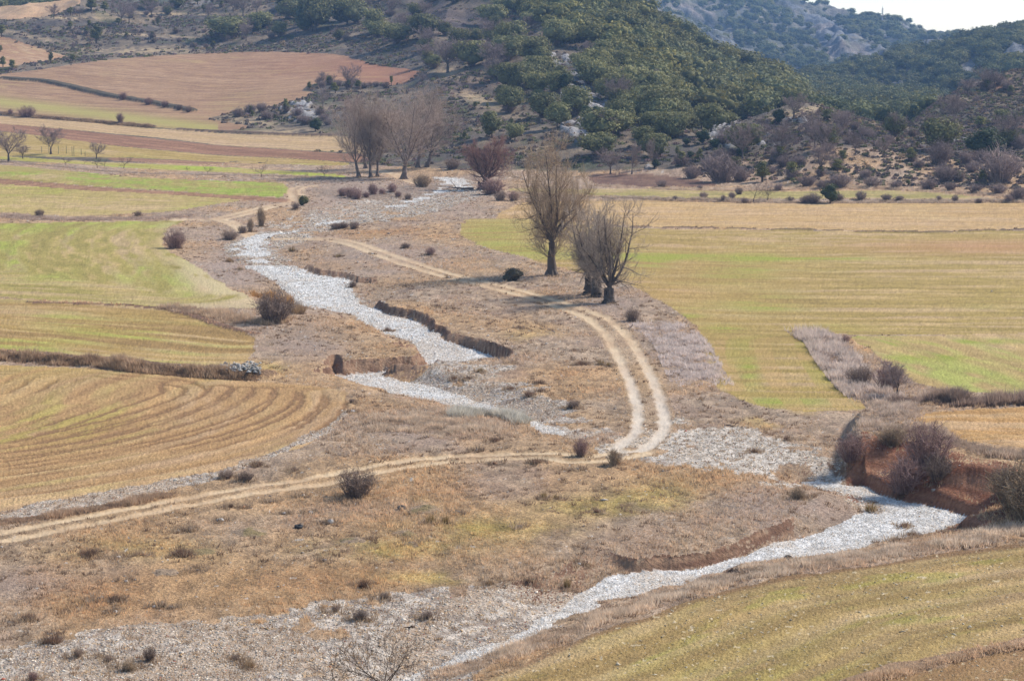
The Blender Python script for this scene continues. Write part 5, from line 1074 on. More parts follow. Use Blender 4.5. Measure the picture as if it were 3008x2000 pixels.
SB = [  # frame, x, base y, height px, width factor, set, label
 ('D', 403, 572, 40, 1.0, RED, 'reddish bare bush at the rim of the pale green field', 'bare_bush'),
 ('D', 632, 742, 70, 1.0, BSH, 'large dark bare bush on the grass point left of the river', 'bare_bush'),
 ('D', 685, 722, 34, 1.2, TUF[:1], 'tawny grass clump beside the large dark bush', 'grass_tuft'),
 ('D', 820, 1143, 66, 1.0, BSH, 'big tangled bare bush by the near farm track', 'bare_bush'),
 ('D', 1338, 1049, 38, .8, RED, 'small reddish bush at the end of the near track', 'bare_bush'),
 ('D', 1457, 740, 28, 1.0, BSH, 'small bare bush right of the pollard poplars', 'bare_bush'),
 ('D', 991, 588, 18, 1.1, RED, 'little reddish bush above the main track', 'bare_bush'),
 ('D', 935, 572, 12, 1.3, BSH, 'tiny bare bush above the bend of the main track', 'bare_bush'),
 ('D', 972, 432, 28, 1.1, TAW, 'pale tawny round bush by the upper gravel', 'bare_bush'),
 ('D', 1132, 447, 34, 1.6, RED, 'purplish red thicket at the willow foot', 'bare_bush'), ('D', 1182, 462, 20, 1.2, RED, 'small purplish bush right of the willow', 'bare_bush'), ('D', 1152, 462, 22, 1.0, BSH, 'grey bush between the willow thicket and the field', 'bare_bush'),
 ('D', 1041, 390, 24, 1.2, BSH, 'rounded dark bush on the green strip behind the willow', 'bare_bush'),
 ('D', 790, 452, 18, 1.2, RED, 'leftmost reddish bush of the row in the grey grass', 'bare_bush'), ('D', 812, 455, 24, 1.4, RED, 'largest reddish bush of the row in the grey grass', 'bare_bush'), ('D', 822, 459, 16, 1.1, RED, 'low reddish bush in front of the largest in the row', 'bare_bush'),
 ('D', 843, 456, 14, 1, RED, 'reddish bush in the middle of the grey grass row', 'bare_bush'), ('D', 858, 450, 26, .8, RED, 'upright reddish bush of the grey grass row', 'bare_bush'), ('D', 903, 443, 20, 1, RED, 'reddish bush nearest the upper river bed', 'bare_bush'), ('D', 917, 455, 14, 1, RED, 'small reddish bush close to the upper river bed', 'bare_bush'), ('D', 880, 448, 14, 1, RED, 'small reddish bush between two upright ones', 'bare_bush'), ('D', 940, 460, 13, 1, BSH, 'grey bush at the edge of the upper gravel', 'bare_bush'),
 ('D', 602, 522, 42, .34, TAW, 'thin upright bare shrub where the side track meets the gravel', 'bare_bush'), ('D', 577, 534, 28, .4, TAW, 'smaller thin shrub beside the upright one', 'bare_bush'), ('D', 558, 537, 16, 1, BSH, 'low dark bush left of the thin shrubs', 'bare_bush'), ('D', 530, 552, 20, 1.5, BSH, 'dark spreading bush on the outer river rim', 'bare_bush'), ('D', 681, 483, 16, .9, BSH, 'grey twiggy bush under the round juniper', 'bare_bush'),
 ('D', 787, 526, 14, 1.8, BSH, 'olive brown bush on the upper gravel bar', 'bare_bush'), ('D', 815, 527, 16, 1.2, BSH, 'grey brown bush on the upper gravel bar', 'bare_bush'),
 ('D', 812, 662, 14, 1, BSH, 'small dark bush below the first cut bank', 'bare_bush'),
 ('D', 1560, 1052, 0, 1, None, '', ''),
 ('D', 92, 540, 0, 1, None, '', ''), ('D', 92, 499, 16, 1.1, BSH, 'dark bush on the grass strip between the green fields', 'bare_bush'), ('D', 318, 498, 12, 1.1, BSH, 'small olive bush farther along the grass strip', 'bare_bush'),
 ('D', 62, 270, 24, 1.3, RED, 'round reddish bush on the long hedge bank', 'bare_bush'), ('D', 277, 282, 20, .8, RED, 'upright twiggy bush on the long hedge bank', 'bare_bush'), ('D', 24, 262, 10, 1, RED, 'tiny bush at the near end of the long hedge bank', 'bare_bush'),
 ('D', 284, 229, 15, 1.1, RED, 'first reddish bush on the dark embankment of the sloping field', 'bare_bush'), ('D', 342, 241, 15, 1.2, RED, 'second reddish bush on the dark embankment', 'bare_bush'), ('D', 379, 247, 14, 1.1, RED, 'third reddish bush on the dark embankment', 'bare_bush'), ('D', 412, 253, 12, 1, BSH, 'grey bush near the end of the dark embankment', 'bare_bush'), ('D', 434, 258, 13, 1, BSH, 'last grey bush of the dark embankment', 'bare_bush'),
 ('Z9', 1620, 330, 240, .9, RED, 'tall purplish bush rising from the eroded red bank', 'bare_bush'), ('Z9', 1480, 475, 190, 1.05, RED, 'broad dark purple thicket against the red bank', 'bare_bush'), ('Z9', 1175, 300, 150, 1.0, RED, 'purple bush on the gravel end of the red bank', 'bare_bush'), ('Z9', 1680, 400, 130, 1.1, BSH, 'brown bush in the hollow of the red bank', 'bare_bush'), ('Z9', 1420, 200, 90, 1.5, TAW, 'grey bush along the rim of the red bank', 'bare_bush'),
 ('Z9', 2130, 560, 230, 1.0, TAW, 'pale grey leafless shrub at the far right of the red bank', 'bare_bush'), ('Z9', 2230, 620, 260, 1.0, TAW, 'pale grey shrub at the frame edge of the red bank', 'bare_bush'), ('Z9', 2060, 470, 120, 1.0, BSH, 'grey green shrub above the driftwood', 'bare_bush'),
 ('Z6', 1580, 1060, 150, .9, RED, 'purplish bush left of the small dark trunked tree', 'bare_bush'), ('Z6', 1420, 1040, 110, 1.1, BSH, 'grey bush in the middle of the bramble strip', 'bare_bush'), ('Z6', 1335, 800, 50, .9, RED, 'small rusty bush at the head of the bramble strip', 'bare_bush'), ('Z6', 1980, 1120, 70, 1.4, BSH, 'rusty bush on the dark hedge right of the bramble strip', 'bare_bush'),
 ('Z5', 1750, 1340, 50, 1.5, BSH, 'greyish bush on the stony grass near the ford', 'bare_bush'), ('D', 1415, 1070, 34, .8, TAW, 'thin tawny bush right of the small reddish one', 'bare_bush'),
 ('Z7', 345, 1315, 85, 1.6, TUF[3:], 'round dark brown tuft where grass meets gravel', 'grass_tuft'), ('Z7', 985, 1430, 90, .8, BSH, 'dark brown upright bush on the near gravel', 'bare_bush'), ('Z7', 515, 1410, 60, .9, BSH, 'small brown bush left of the upright one on the gravel', 'bare_bush'), ('Z7', 710, 1438, 40, 1.2, BSH, 'low brown bush between two on the gravel', 'bare_bush'), ('Z7', 1640, 1475, 60, 1, TUF[:1], 'golden tuft on the near gravel', 'grass_tuft'), ('Z7', 850, 1495, 60, 1.4, TAW, 'pale grey low bush on the near gravel', 'bare_bush'),
 ('Z7', 1550, 1435, 40, .9, BSH, 'little brown bush left of the golden tuft', 'bare_bush'), ('Z7', 215, 1565, 60, 1.0, RED, 'reddish bush at the bottom corner gravel', 'bare_bush'), ('Z7', 760, 1040, 60, 1.4, TUF[3:], 'brown grass tuft in the middle of the near meadow', 'grass_tuft'), ('Z7', 180, 1165, 60, 1.6, TUF[3:], 'grey brown tuft near the bottom left of the meadow', 'grass_tuft'),
 ('Z8', 380, 945, 75, 1.1, TUF[3:], 'dark rush tuft at the meadow edge above the gravel', 'grass_tuft'), ('Z8', 350, 1165, 70, 1.1, BSH, 'dark bush on the gravel below the rush tuft', 'bare_bush'), ('Z8', 795, 1155, 50, 1.2, BSH, 'dark round bush in the middle of the near gravel', 'bare_bush'), ('Z8', 515, 1025, 40, 1.3, BSH, 'low dark bush at the gravel edge', 'bare_bush'), ('Z8', 190, 1110, 40, 1.3, BSH, 'grey low bush at the gravel edge', 'bare_bush'), ('Z8', 1205, 935, 50, .9, TUF[:1], 'pale tuft at the gravel tip', 'grass_tuft'), ('Z8', 1715, 950, 90, .6, REED, 'tall olive reed tuft beside the white channel', 'grass_tuft'), ('Z8', 1465, 915, 36, 1, TUF[3:], 'small brown tuft near the gravel tip', 'grass_tuft'),
 ('Z8', 820, 530, 90, .8, REED, 'tall brown reeds below the green mound', 'grass_tuft'), ('Z8', 915, 530, 80, .7, REED, 'tall brown reeds right of the first reeds', 'grass_tuft'), ('Z8', 1560, 365, 60, .9, REED, 'short reeds in the middle of the meadow', 'grass_tuft'), ('Z8', 1640, 370, 40, 1.2, REED, 'low reeds beside the short ones', 'grass_tuft'), ('Z8', 1915, 455, 30, 1.6, TUF[3:], 'flat grey brown tuft right of the reeds', 'grass_tuft'), ('Z8', 1510, 130, 40, 2.2, TUF[3:], 'wide flat tuft by the end of the track', 'grass_tuft'),
 ('Z7', 1690, 155, 50, 1.7, TUF[3:], 'rusty tuft at the corner of the tramlined field', 'grass_tuft'), ('Z7', 1485, 235, 60, 1.4, BSH, 'brown bush on the stony edge of the tramlined field', 'bare_bush'), ('Z7', 1610, 250, 60, 1.5, BSH, 'brown bush beside the track under the rusty tuft', 'bare_bush'), ('Z7', 1517, 425, 34, 1, TUF[3:], 'small brown tuft below the track', 'grass_tuft'), ('Z7', 1930, 185, 34, 1.4, TUF[3:], 'small brown tuft above the track', 'grass_tuft'), ('Z7', 1200, 740, 70, 2.0, TUF[3:], 'wide tangled brown tuft in the near meadow', 'grass_tuft'), ('Z7', 580, 740, 60, 2.2, TUF[3:], 'wide mauve tuft under the track', 'grass_tuft'),
 ('Z5', 420, 1458, 36, 2.0, TUF[3:], 'dark flat tuft left of the dry side channel', 'grass_tuft'), ('Z5', 300, 1305, 26, 1.2, BSH, 'small dark bush at the tip of the tramlined field', 'bare_bush'), ('Z5', 1240, 1560, 34, 2, TUF[3:], 'dark flat tuft above the track end', 'grass_tuft'), ('Z5', 1145, 1105, 50, .9, REED, 'olive reed tuft below the pointed river bend', 'grass_tuft'), ('Z5', 975, 1152, 28, 1.4, TUF[3:], 'brown tuft left of a wider one below the river bend', 'grass_tuft'), ('Z5', 1065, 1150, 24, 2.2, TUF[3:], 'wide brown tuft below the river bend', 'grass_tuft'),
 ('Z5', 1345, 1218, 30, 1.4, TUF[3:], 'brown tuft in the stony grass left of the track', 'grass_tuft'), ('Z5', 1470, 1260, 50, 1.3, TUF[3:], 'rusty tuft in the stony grass', 'grass_tuft'), ('Z5', 1550, 1235, 36, 1.2, TUF[3:], 'small tuft right of the rusty one', 'grass_tuft'), ('Z5', 1530, 1180, 34, 2, TUF[3:], 'wide brown tuft above the rusty one', 'grass_tuft'), ('Z5', 1400, 818, 24, 1.3, TUF[3:], 'rusty small tuft inside the track bend', 'grass_tuft'), ('Z5', 1810, 1055, 34, 2.6, TUF[3:], 'wide flat orange brown tuft by the track', 'grass_tuft'), ('Z5', 1940, 1055, 50, 1, REED, 'olive reed tuft by the track', 'grass_tuft'), ('Z5', 1990, 1065, 40, 1, REED, 'low olive reeds right at the track side', 'grass_tuft'),
 ('Z5', 535, 835, 40, .9, TUF[3:], 'tawny tuft on the gravel bar', 'grass_tuft'), ('Z5', 293, 815, 34, .8, REED, 'yellow tuft on the gravel bar', 'grass_tuft'), ('Z5', 655, 540, 20, 1.6, TUF[3:], 'dark tuft between the cut bank and the track', 'grass_tuft'), ('Z5', 860, 672, 20, 2, TUF[3:], 'flat tuft inside the track curve', 'grass_tuft'), ('Z5', 960, 690, 20, 2, TUF[3:], 'flat tuft right of another inside the curve', 'grass_tuft'), ('Z5', 205, 348, 24, 1.5, REED, 'olive tuft under the track near the first cut bank', 'grass_tuft'), ('Z5', 1350, 1050, 20, 2.5, TUF[3:], 'flat dark tuft right of the pointed river bend', 'grass_tuft'),
 ('Z4', 1920, 310, 50, 1.0, REED, 'olive tuft above the white bed bend', 'grass_tuft'), ('Z4', 2230, 345, 24, 1.4, REED, 'green tuft by the first cut bank', 'grass_tuft'), ('Z4', 1580, 432, 24, 1.3, REED, 'olive tuft on the left shore of the white bed', 'grass_tuft'), ('Z4', 1510, 380, 40, 1.2, TUF[:1], 'tawny tuft on the left shore of the white bed', 'grass_tuft'), ('Z4', 2210, 165, 40, 1.3, BSH, 'olive bush on the grey gravel upstream', 'bare_bush'),
 ('Z9', 620, 250, 30, 1.8, TUF[3:], 'brown tuft on the ford gravel', 'grass_tuft'), ('Z9', 805, 180, 36, 1, TUF[3:], 'small brown tuft above the ford gravel', 'grass_tuft'), ('Z9', 1480, 680, 34, 1.8, TUF[3:], 'dark tuft on the gravel by the driftwood', 'grass_tuft'), ('Z9', 1545, 735, 30, 3, TUF[3:], 'wide dark tuft in the white channel bend', 'grass_tuft'), ('Z9', 1440, 760, 26, 1.6, TUF[3:], 'dark tuft at the rim of the white channel bend', 'grass_tuft'), ('Z9', 870, 520, 60, 1.2, TAW, 'thin mauve weeds on the grassy point', 'bare_bush'), ('Z9', 1290, 590, 70, 1.2, REED, 'pale reeds at the tip of the grassy point', 'grass_tuft'),
]
for i, (f, x, y, h, wd, st, lab, nm) in enumerate(SB):
    if st is None: continue
    l = at(f, x, y)
    if np.isnan(l).any(): continue
    H = px_h(f, h, l) * (1.12 if nm == 'bare_bush' else 1.1); me = st[i % len(st)]
    single(nm, me, M_TWIG if nm == 'bare_bush' else M_DRY, l, lab, 'bush' if nm == 'bare_bush' else 'grass tuft', None, i * 1.1, (H * wd, H * wd, H))
l = at('D', 1180, 646); single('dark_bush', DKB, M_OAK, l, 'dark dense round bush between the main track and the lone poplar', 'bush', None, .3, (px_h('D', 50, l) / 9, px_h('D', 50, l) / 9, px_h('D', 28, l) / 6))
l = at('D', 700, 473); single('juniper_bush', GRB, M_OAK, l, 'small round dark green bush at the loop of the farm track', 'bush', None, .3, (px_h('D', 27, l) / 8,) * 2 + (px_h('D', 22, l) / 6,))

# ---------------------------------------------------------------- stones, logs, odd things
RK = [rock(500 + i, (1, .8, .62), (206, 196, 184)) for i in range(4)] + [rock(510, (1, .8, .5), (140, 128, 118))] + [rock(511, (1, .7, .5), (196, 140, 100))]
for i, (f, x, y, wpx, k, lab) in enumerate([('Z7', 2175, 530, 58, 0, 'largest white boulder in the meadow'), ('Z7', 1995, 352, 34, 1, 'pale stone just under the track near the big bush'), ('Z7', 1605, 425, 30, 5, 'tawny stone below the farm track'), ('Z7', 1780, 392, 36, 4, 'flat grey stone beside a row of tawny ones'),
    ('Z7', 1445, 515, 46, 2, 'long pale stone below the track'), ('Z7', 2045, 462, 34, 3, 'upright pale stone above the black tyre'), ('Z7', 1175, 582, 26, 0, 'white stone beside a flatter one in the meadow'), ('Z7', 1255, 570, 30, 1, 'flat white stone in the meadow'), ('Z7', 940, 742, 36, 5, 'brown block of stone in the near meadow'), ('Z7', 780, 755, 34, 3, 'pale flat stone left of the brown block'),
    ('Z7', 1300, 842, 36, 4, 'grey stone slab low in the meadow'), ('Z7', 830, 912, 26, 1, 'small round white stone low in the meadow'), ('Z7', 660, 1028, 50, 4, 'speckled grey stone by a brown tuft'), ('Z7', 758, 1115, 34, 2, 'pale stone near the gravel'), ('Z7', 1130, 1082, 30, 3, 'bluish white stone near the gravel'), ('Z7', 1015, 1082, 30, 0, 'half sunk pale stone near the gravel'), ('Z7', 865, 396, 22, 1, 'small pale stone on the stony field edge'),
    ('Z7', 2135, 775, 40, 4, 'dark grey stone at the middle of the meadow'), ('Z7', 1865, 470, 36, 3, 'mossy pale stone by the rubble'), ('Z8', 1240, 140, 38, 5, 'peach coloured stone beside the track'), ('Z8', 318, 408, 26, 1, 'small white stone below the big tangled bush'), ('Z8', 1120, 50, 26, 4, 'dark grey stone above the track'), ('Z8', 1785, 175, 30, 4, 'dark stone right of the track end'), ('Z8', 995, 458, 40, 4, 'grey stone at the foot of the green mound'), ('Z8', 1405, 552, 36, 4, 'grey stone in the olive grass'),
    ('Z8', 710, 660, 44, 5, 'pinkish stone on a low hump'), ('Z8', 385, 632, 30, 4, 'grey stone on a mossy hump'), ('Z8', 1795, 800, 30, 1, 'white stone stuck in the near cut bank'), ('Z5', 935, 485, 24, 0, 'small white stone beside the main track'), ('Z5', 1550, 655, 26, 1, 'white stone inside the main track bend'), ('Z5', 1065, 1462, 40, 2, 'white stone in the dry side channel'), ('Z5', 305, 1365, 34, 3, 'pale stone at the tip of the tramlined field'), ('Z5', 435, 330, 22, 2, 'tiny white stone on the upper track'), ('Z6', 2175, 500, 14, 1, 'single white stone far out in the olive field')]):
    l = at(f, x, y); s = px_h(f, wpx, l); single('stone', RK[k], M_STONE, l + np.array([0, 0, s * .12]), lab, 'stone', None, i * .8, s)
# the heap of field stones at the hedge end: single stones in the picture run together
vs, fs, cs, o = [], [], [], 0
base_r = [np.array([v.co[:] for v in RK[i].vertices]) for i in range(4)]; base_f = [np.array([p.vertices[:] for p in RK[i].polygons]) for i in range(4)]
def stones_stuff(name, P, s, cols, label, low=True):
    ico = unit(np.array([[1, 0, 0], [-1, 0, 0], [0, 1, 0], [0, -1, 0], [0, 0, 1], [0, 0, -1.]])) * .5
    fc_ = np.array([[0, 2, 4], [2, 1, 4], [1, 3, 4], [3, 0, 4], [2, 0, 5], [1, 2, 5], [3, 1, 5], [0, 3, 5]])
    n = len(P); a = R_.uniform(0, 6.28, n); sc = np.stack([R_.uniform(.8, 1.5, n), R_.uniform(.6, 1, n), R_.uniform(.25, .55, n)], 1) * s[:, None]
    V = ico[None] * sc[:, None] + R_.normal(0, .09, (n, 6, 3)) * s[:, None, None]
    c_, s_ = np.cos(a)[:, None], np.sin(a)[:, None]
    W = np.stack([V[..., 0] * c_ - V[..., 1] * s_, V[..., 0] * s_ + V[..., 1] * c_, V[..., 2]], -1) + P[:, None]
    F = (fc_[None] + (np.arange(n) * 6)[:, None, None]).reshape(-1, 3)
    me = mesh_np(name, W.reshape(-1, 3), F, np.repeat(cols, 6, 0), smooth=False)
    return link(name, me, M_STONE, kind='stuff', label=label, category='stones')
hp = place(np.stack([R_.uniform(650, 765, 260), 1088 + R_.normal(0, 5, 260)], 1)); hx_ = (hp[:, 0] - hp[:, 0].mean()); 
hp[:, 2] += R_.uniform(0, .45, 260) * np.exp(-(hx_ / 2.2) ** 2) ; 
stones_stuff('stone_heap', hp, R_.uniform(.2, .5, 260), mixc(lin((130, 122, 112)), lin((215, 208, 196)), R_.uniform(0, 1, 260)), 'heap of pale field stones at the end of the dark hedge')
# gravel and pebbles (stuff)
CLF = CL.ravel()
def sample_cls(ids, n, ymax=430, pw=1.0):
    idx = np.where(np.isin(CLF[:NV * NC], ids) & (Y.ravel()[:NV * NC] < ymax))[0]
    y = Y.ravel()[idx]; dy = np.gradient(ROWS)[idx // NC]; wgt = y * dy / y ** (2 * pw)
    s = R_.choice(idx, n, p=wgt / wgt.sum()); dx_ = Y.ravel()[s] * (AC[1] - AC[0])
    x = X.ravel()[s] + R_.uniform(-.5, .5, n) * dx_; yy = Y.ravel()[s] + R_.uniform(-.5, .5, n) * np.gradient(ROWS)[s // NC]
    return np.stack([x, yy, gz(x, yy)], 1), s
P, s = sample_cls([2], 90000); t = R_.uniform(0, 1, len(P)); cc = mixc(lin((148, 136, 122), .9), lin((244, 228, 204), .95), t); m = R_.uniform(0, 1, len(P)) > .78; cc[m] = lin((214, 176, 130)); m = R_.uniform(0, 1, len(P)) > .985; cc[m] = lin((190, 110, 84))
stones_stuff('gravel', P, R_.lognormal(0, .35, len(P)) * np.clip(P[:, 1] / 1500, .075, .2), cc, 'cobbles and gravel strewn over the stony flats')
P, s = sample_cls([1], 55000); t = R_.uniform(0, 1, len(P)) ** .7; cc = mixc(lin((188, 178, 164), 1), lin((252, 247, 236), 1), t); m = R_.uniform(0, 1, len(P)) > .9; cc[m] = lin((196, 160, 122))
stones_stuff('gravel', P, R_.lognormal(0, .3, len(P)) * np.clip(P[:, 1] / 1700, .06, .17), cc, 'white cobbles of the dry river bed')
P, s = sample_cls([0, 4], 9000); cc = mixc(lin((150, 134, 120)), lin((215, 204, 190)), R_.uniform(0, 1, len(P)))
stones_stuff('gravel', P, R_.lognormal(0, .4, len(P)) * np.clip(P[:, 1] / 1500, .07, .2), cc, 'scattered pebbles in the dry grass')
P, s = sample_cls([30], 5000); cc = mixc(lin((190, 165, 128)), lin((232, 216, 186)), R_.uniform(0, 1, len(P)))
stones_stuff('gravel', P, R_.lognormal(0, .4, len(P)) * np.clip(P[:, 1] / 1300, .07, .2), cc, 'pale stones turned up in the near corner field')
# grass (stuff): every tuft a few thin blades
def grass(name, P, H, cols, label, k=6, wd=.022, spread=.14):
    n = len(P); a = R_.uniform(0, 6.28, (n, k)); b = P[:, None] + np.stack([np.cos(a) * spread * .5, np.sin(a) * spread * .5, np.full((n, k), -.03)], -1) * R_.uniform(.2, 1, (n, k, 1))
    h_ = H[:, None] * R_.uniform(.5, 1.1, (n, k)); t = b + np.stack([np.cos(a) * h_ * .45, np.sin(a) * h_ * .45, h_], -1)
    w_ = wd * (P[:, 1] / 150)[:, None, None] ** .5; q = R_.uniform(0, 6.28, (n, k)); s = np.stack([np.cos(q), np.sin(q), np.zeros((n, k))], -1) * w_
    V = np.stack([b - s, b + s, t], 2).reshape(-1, 3); F = np.arange(len(V)).reshape(-1, 3)
    me = mesh_np(name, V, F, np.repeat(cols, 3 * k, 0) * R_.uniform(.8, 1.2, (len(cols) * 3 * k, 1)), smooth=False)
    return link(name, me, M_DRY, kind='stuff', label=label, category='grass')
P, s = sample_cls([0], 85000, 480, .85)
gcolr = CC[s]; dens = fbm(P[:, 0] / 5, P[:, 1] / 8, 3, 3); tr_ = np.minimum.reduce([near(T, P[:, 0], P[:, 1], 3) for T in TRK]); keep = (dens > .42) & (tr_ > 1.5); P, gcolr, dens = P[keep], gcolr[keep], dens[keep]
gcolr = gcolr / np.maximum(gcolr.mean(1, keepdims=True), .02) * R_.uniform(.34, .58, (len(P), 1)); gcolr = gcolr * .65 + .35 * lin((210, 182, 148))
grass('grass', P, .10 + .26 * ss(dens, .45, .7) * R_.uniform(.4, 1.1, len(P)), gcolr, 'dry tufted grass over the valley floor')
P, s = sample_cls([0], 9000, 430, .8); d_ = fbm(P[:, 0] / 7, P[:, 1] / 9, 11, 3); P = P[d_ > .45]; q_ = R_.uniform(0, 1, len(P))
grass('grass', P, R_.uniform(.08, .26, len(P)), mixc(lin((138, 112, 90)), lin((188, 160, 130)), q_), 'small dark tussocks dotted over the dry grass', 16, .03, .42)
P, s = sample_cls([2], 1300, 430, .8); q_ = R_.uniform(0, 1, len(P))
grass('grass', P, R_.uniform(.08, .3, len(P)), mixc(lin((140, 110, 84)), lin((200, 168, 132)), q_), 'thin weeds coming up through the gravel', 12, .02, .4)
bp = []
for o in list(SC.objects):
    if o.name.split('.')[0] in ('bare_bush', 'grass_tuft', 'dark_bush', 'poplar_tree', 'pollard_poplar', 'stone') and o.location.y < 430:
        k_ = max(o.dimensions.x, .5) if o.type == 'MESH' else 2.2; m_ = int(14 + 10 * k_); a_ = R_.uniform(0, 6.28, m_); q_ = k_ * .5 * R_.uniform(.25, 1.15, m_)
        bp.append(np.stack([o.location.x + np.cos(a_) * q_, o.location.y + np.sin(a_) * q_], 1))
bp = np.concatenate(bp); k_, _ = cls(bp[:, 0], bp[:, 1]); bp = bp[k_ < 5]; q_ = R_.uniform(0, 1, len(bp))
grass('grass', np.column_stack([bp, gz(bp[:, 0], bp[:, 1])]), R_.uniform(.1, .42, len(bp)), mixc(lin((150, 124, 100)), lin((214, 188, 156)), q_), 'rank dry grass round the feet of bushes and trunks', 8, .022, .25)
# taller growth along strips: (frame, line, half width m, height m, count, colours)
for f, pts, hw, hh, n, c1, c2, lab in [
  ('Z4', [(-50,1000),(200,1012),(400,1030),(700,1055),(900,1078),(1200,1105),(1500,1118),(1700,1130)], 1.0, .7, 8000, (124, 98, 74), (200, 170, 138), 'dark brown dead grass of the field hedge line'),
  ('Z4', [(1120,680),(1250,700),(1400,725),(1550,760),(1700,780),(1850,760)], 2.2, .6, 5000, (150, 126, 106), (206, 178, 146), 'pale tall grass around the large dark bush'),
  ('Z4', [(1700,600),(1780,620),(1880,650)], 1.5, .9, 1500, (176, 130, 76), (206, 160, 104), 'orange tall grass behind the large dark bush'),
  ('Z6', [(1120,745),(1200,780),(1260,850),(1310,930),(1370,1000),(1450,1080),(1560,1120)], 3.0, .7, 7000, (170, 150, 138), (222, 202, 184), 'grey mauve brambles and grass of the strip between fields'),
  ('Z6', [(1640,1150),(1750,1140),(1900,1130),(2050,1140),(2200,1140),(2400,1130),(2600,1120)], 1.4, .8, 8000, (104, 84, 72), (170, 146, 128), 'dark dead grass of the hedge above the orange field'),
  ('Z6', [(1560,1130),(1640,1190),(1500,1280),(1420,1330)], 2.4, .45, 3200, (160, 140, 124), (200, 178, 156), 'dry grass at the head of the red bank'),
  ('Z9', [(1300,110),(1450,130),(1600,130),(1750,190),(1900,230),(2050,260),(2250,280)], 1.3, .42, 3500, (158, 136, 116), (196, 172, 148), 'grass overhanging the rim of the red bank'),
  ('Z6', [(230,690),(330,740),(400,820),(440,900),(480,980),(500,1010)], 4.0, .36, 5000, (190, 172, 158), (226, 208, 194), 'grey mauve weeds right of the main track'),
  ('Z5', [(1000,1400),(1150,1380),(1300,1400),(1420,1430)], 1.2, .7, 3500, (150, 142, 122), (214, 204, 186), 'bleached tall grass at the end of the white channel'),
  ('Z5', [(500,1450),(800,1430),(1000,1480),(1200,1500)], 3.6, .36, 7000, (172, 148, 124), (214, 190, 162), 'mauve tall grass between the river arms'),
  ('Z9', [(0,1110),(200,1060),(400,1000),(700,930),(900,900),(1200,860),(1500,810),(1800,760),(2200,700)], 1.5, .36, 8000, (172, 150, 128), (222, 200, 174), 'dry grass verge between the white channel and the corner field'),
  ('Z8', [(900,1530),(1300,1410),(1600,1290),(1900,1170),(2200,1080)], 1.3, .34, 6000, (168, 144, 120), (218, 194, 166), 'brown grass verge in the near corner'),
  ('Z9', [(1150,1575),(1400,1525),(1650,1470),(1900,1415),(2200,1360)], .35, .22, 1500, (170, 142, 114), (216, 186, 152), 'thin dead grass line crossing the corner field'),
  ('Z2', [(100,1260),(300,1280),(500,1300),(700,1250),(900,1220)], 7, .3, 6000, (160, 142, 128), (204, 184, 164), 'pale grey grass of the upper river flat'),
  ('Z1', [(0,1060),(400,1100),(800,1135),(1300,1150),(1800,1160),(2300,1175)], 1.6, .4, 4500, (170, 146, 126), (216, 194, 170), 'pale grass rows of the orchard'),
  ('Z1', [(0,750),(300,775),(700,812),(1000,840)], 1.2, .6, 3000, (128, 104, 84), (190, 160, 126), 'dead grass on the long hedge bank'),
  ('Z1', [(0,1420),(400,1445),(900,1440),(1240,1420)], 3.0, .4, 5000, (156, 134, 118), (196, 172, 150), 'mauve grass strip between the two green fields'),
  ('Z7', [(0,530),(200,500),(400,470),(600,440),(900,390),(1100,345)], .7, .34, 2600, (142, 114, 90), (196, 166, 136), 'brown grass along the stony field edge'),
  ('Z3', [(100,985),(400,1000),(800,1010),(1200,1000),(1600,1000),(2000,1020),(2300,1040)], 2.5, .5, 5000, (160, 136, 116), (210, 186, 158), 'pale grass fringe at the hill foot'),
  ('Z3', [(0,1045),(500,1055),(900,1065),(1300,1075),(1900,1072),(2359,1065)], 2.0, .5, 6000, (150, 128, 110), (206, 184, 158), 'pale grass hedge before the tan field')]:
    L = smooth_line(place(S(f, pts))[:, :2], 6); d = np.concatenate([[0], np.cumsum(np.hypot(*np.diff(L, axis=0).T))]); t = R_.uniform(0, d[-1], n)
    x = np.interp(t, d, L[:, 0]) + np.clip(R_.normal(0, .5, n), -.8, .8) * hw * .7; y = np.interp(t, d, L[:, 1]) + np.clip(R_.normal(0, .5, n), -.8, .8) * hw
    k_, _ = cls(x, y); ok = ~np.isin(k_, [1]); x, y = x[ok], y[ok]
    cl_ = vn(x / 1.3, y / 1.3, 3)
    g_ = (vn(x / 2.4 + 9, y / 2.4, 7) > .22) | (R_.random(len(x)) < .25); x, y, cl_ = x[g_], y[g_], ss(cl_[g_], .15, .85) * 1.25
    grass('tall_grass', np.stack([x, y, gz(x, y)], 1), hh * R_.uniform(.35, .85, len(x)) * (.4 + cl_), mixc(lin(c1), lin(c2), np.clip(R_.uniform(0, 1, len(x)) * .6 + cl_ * .5, 0, 1)) * 1.25, lab, 6, .025, .25)
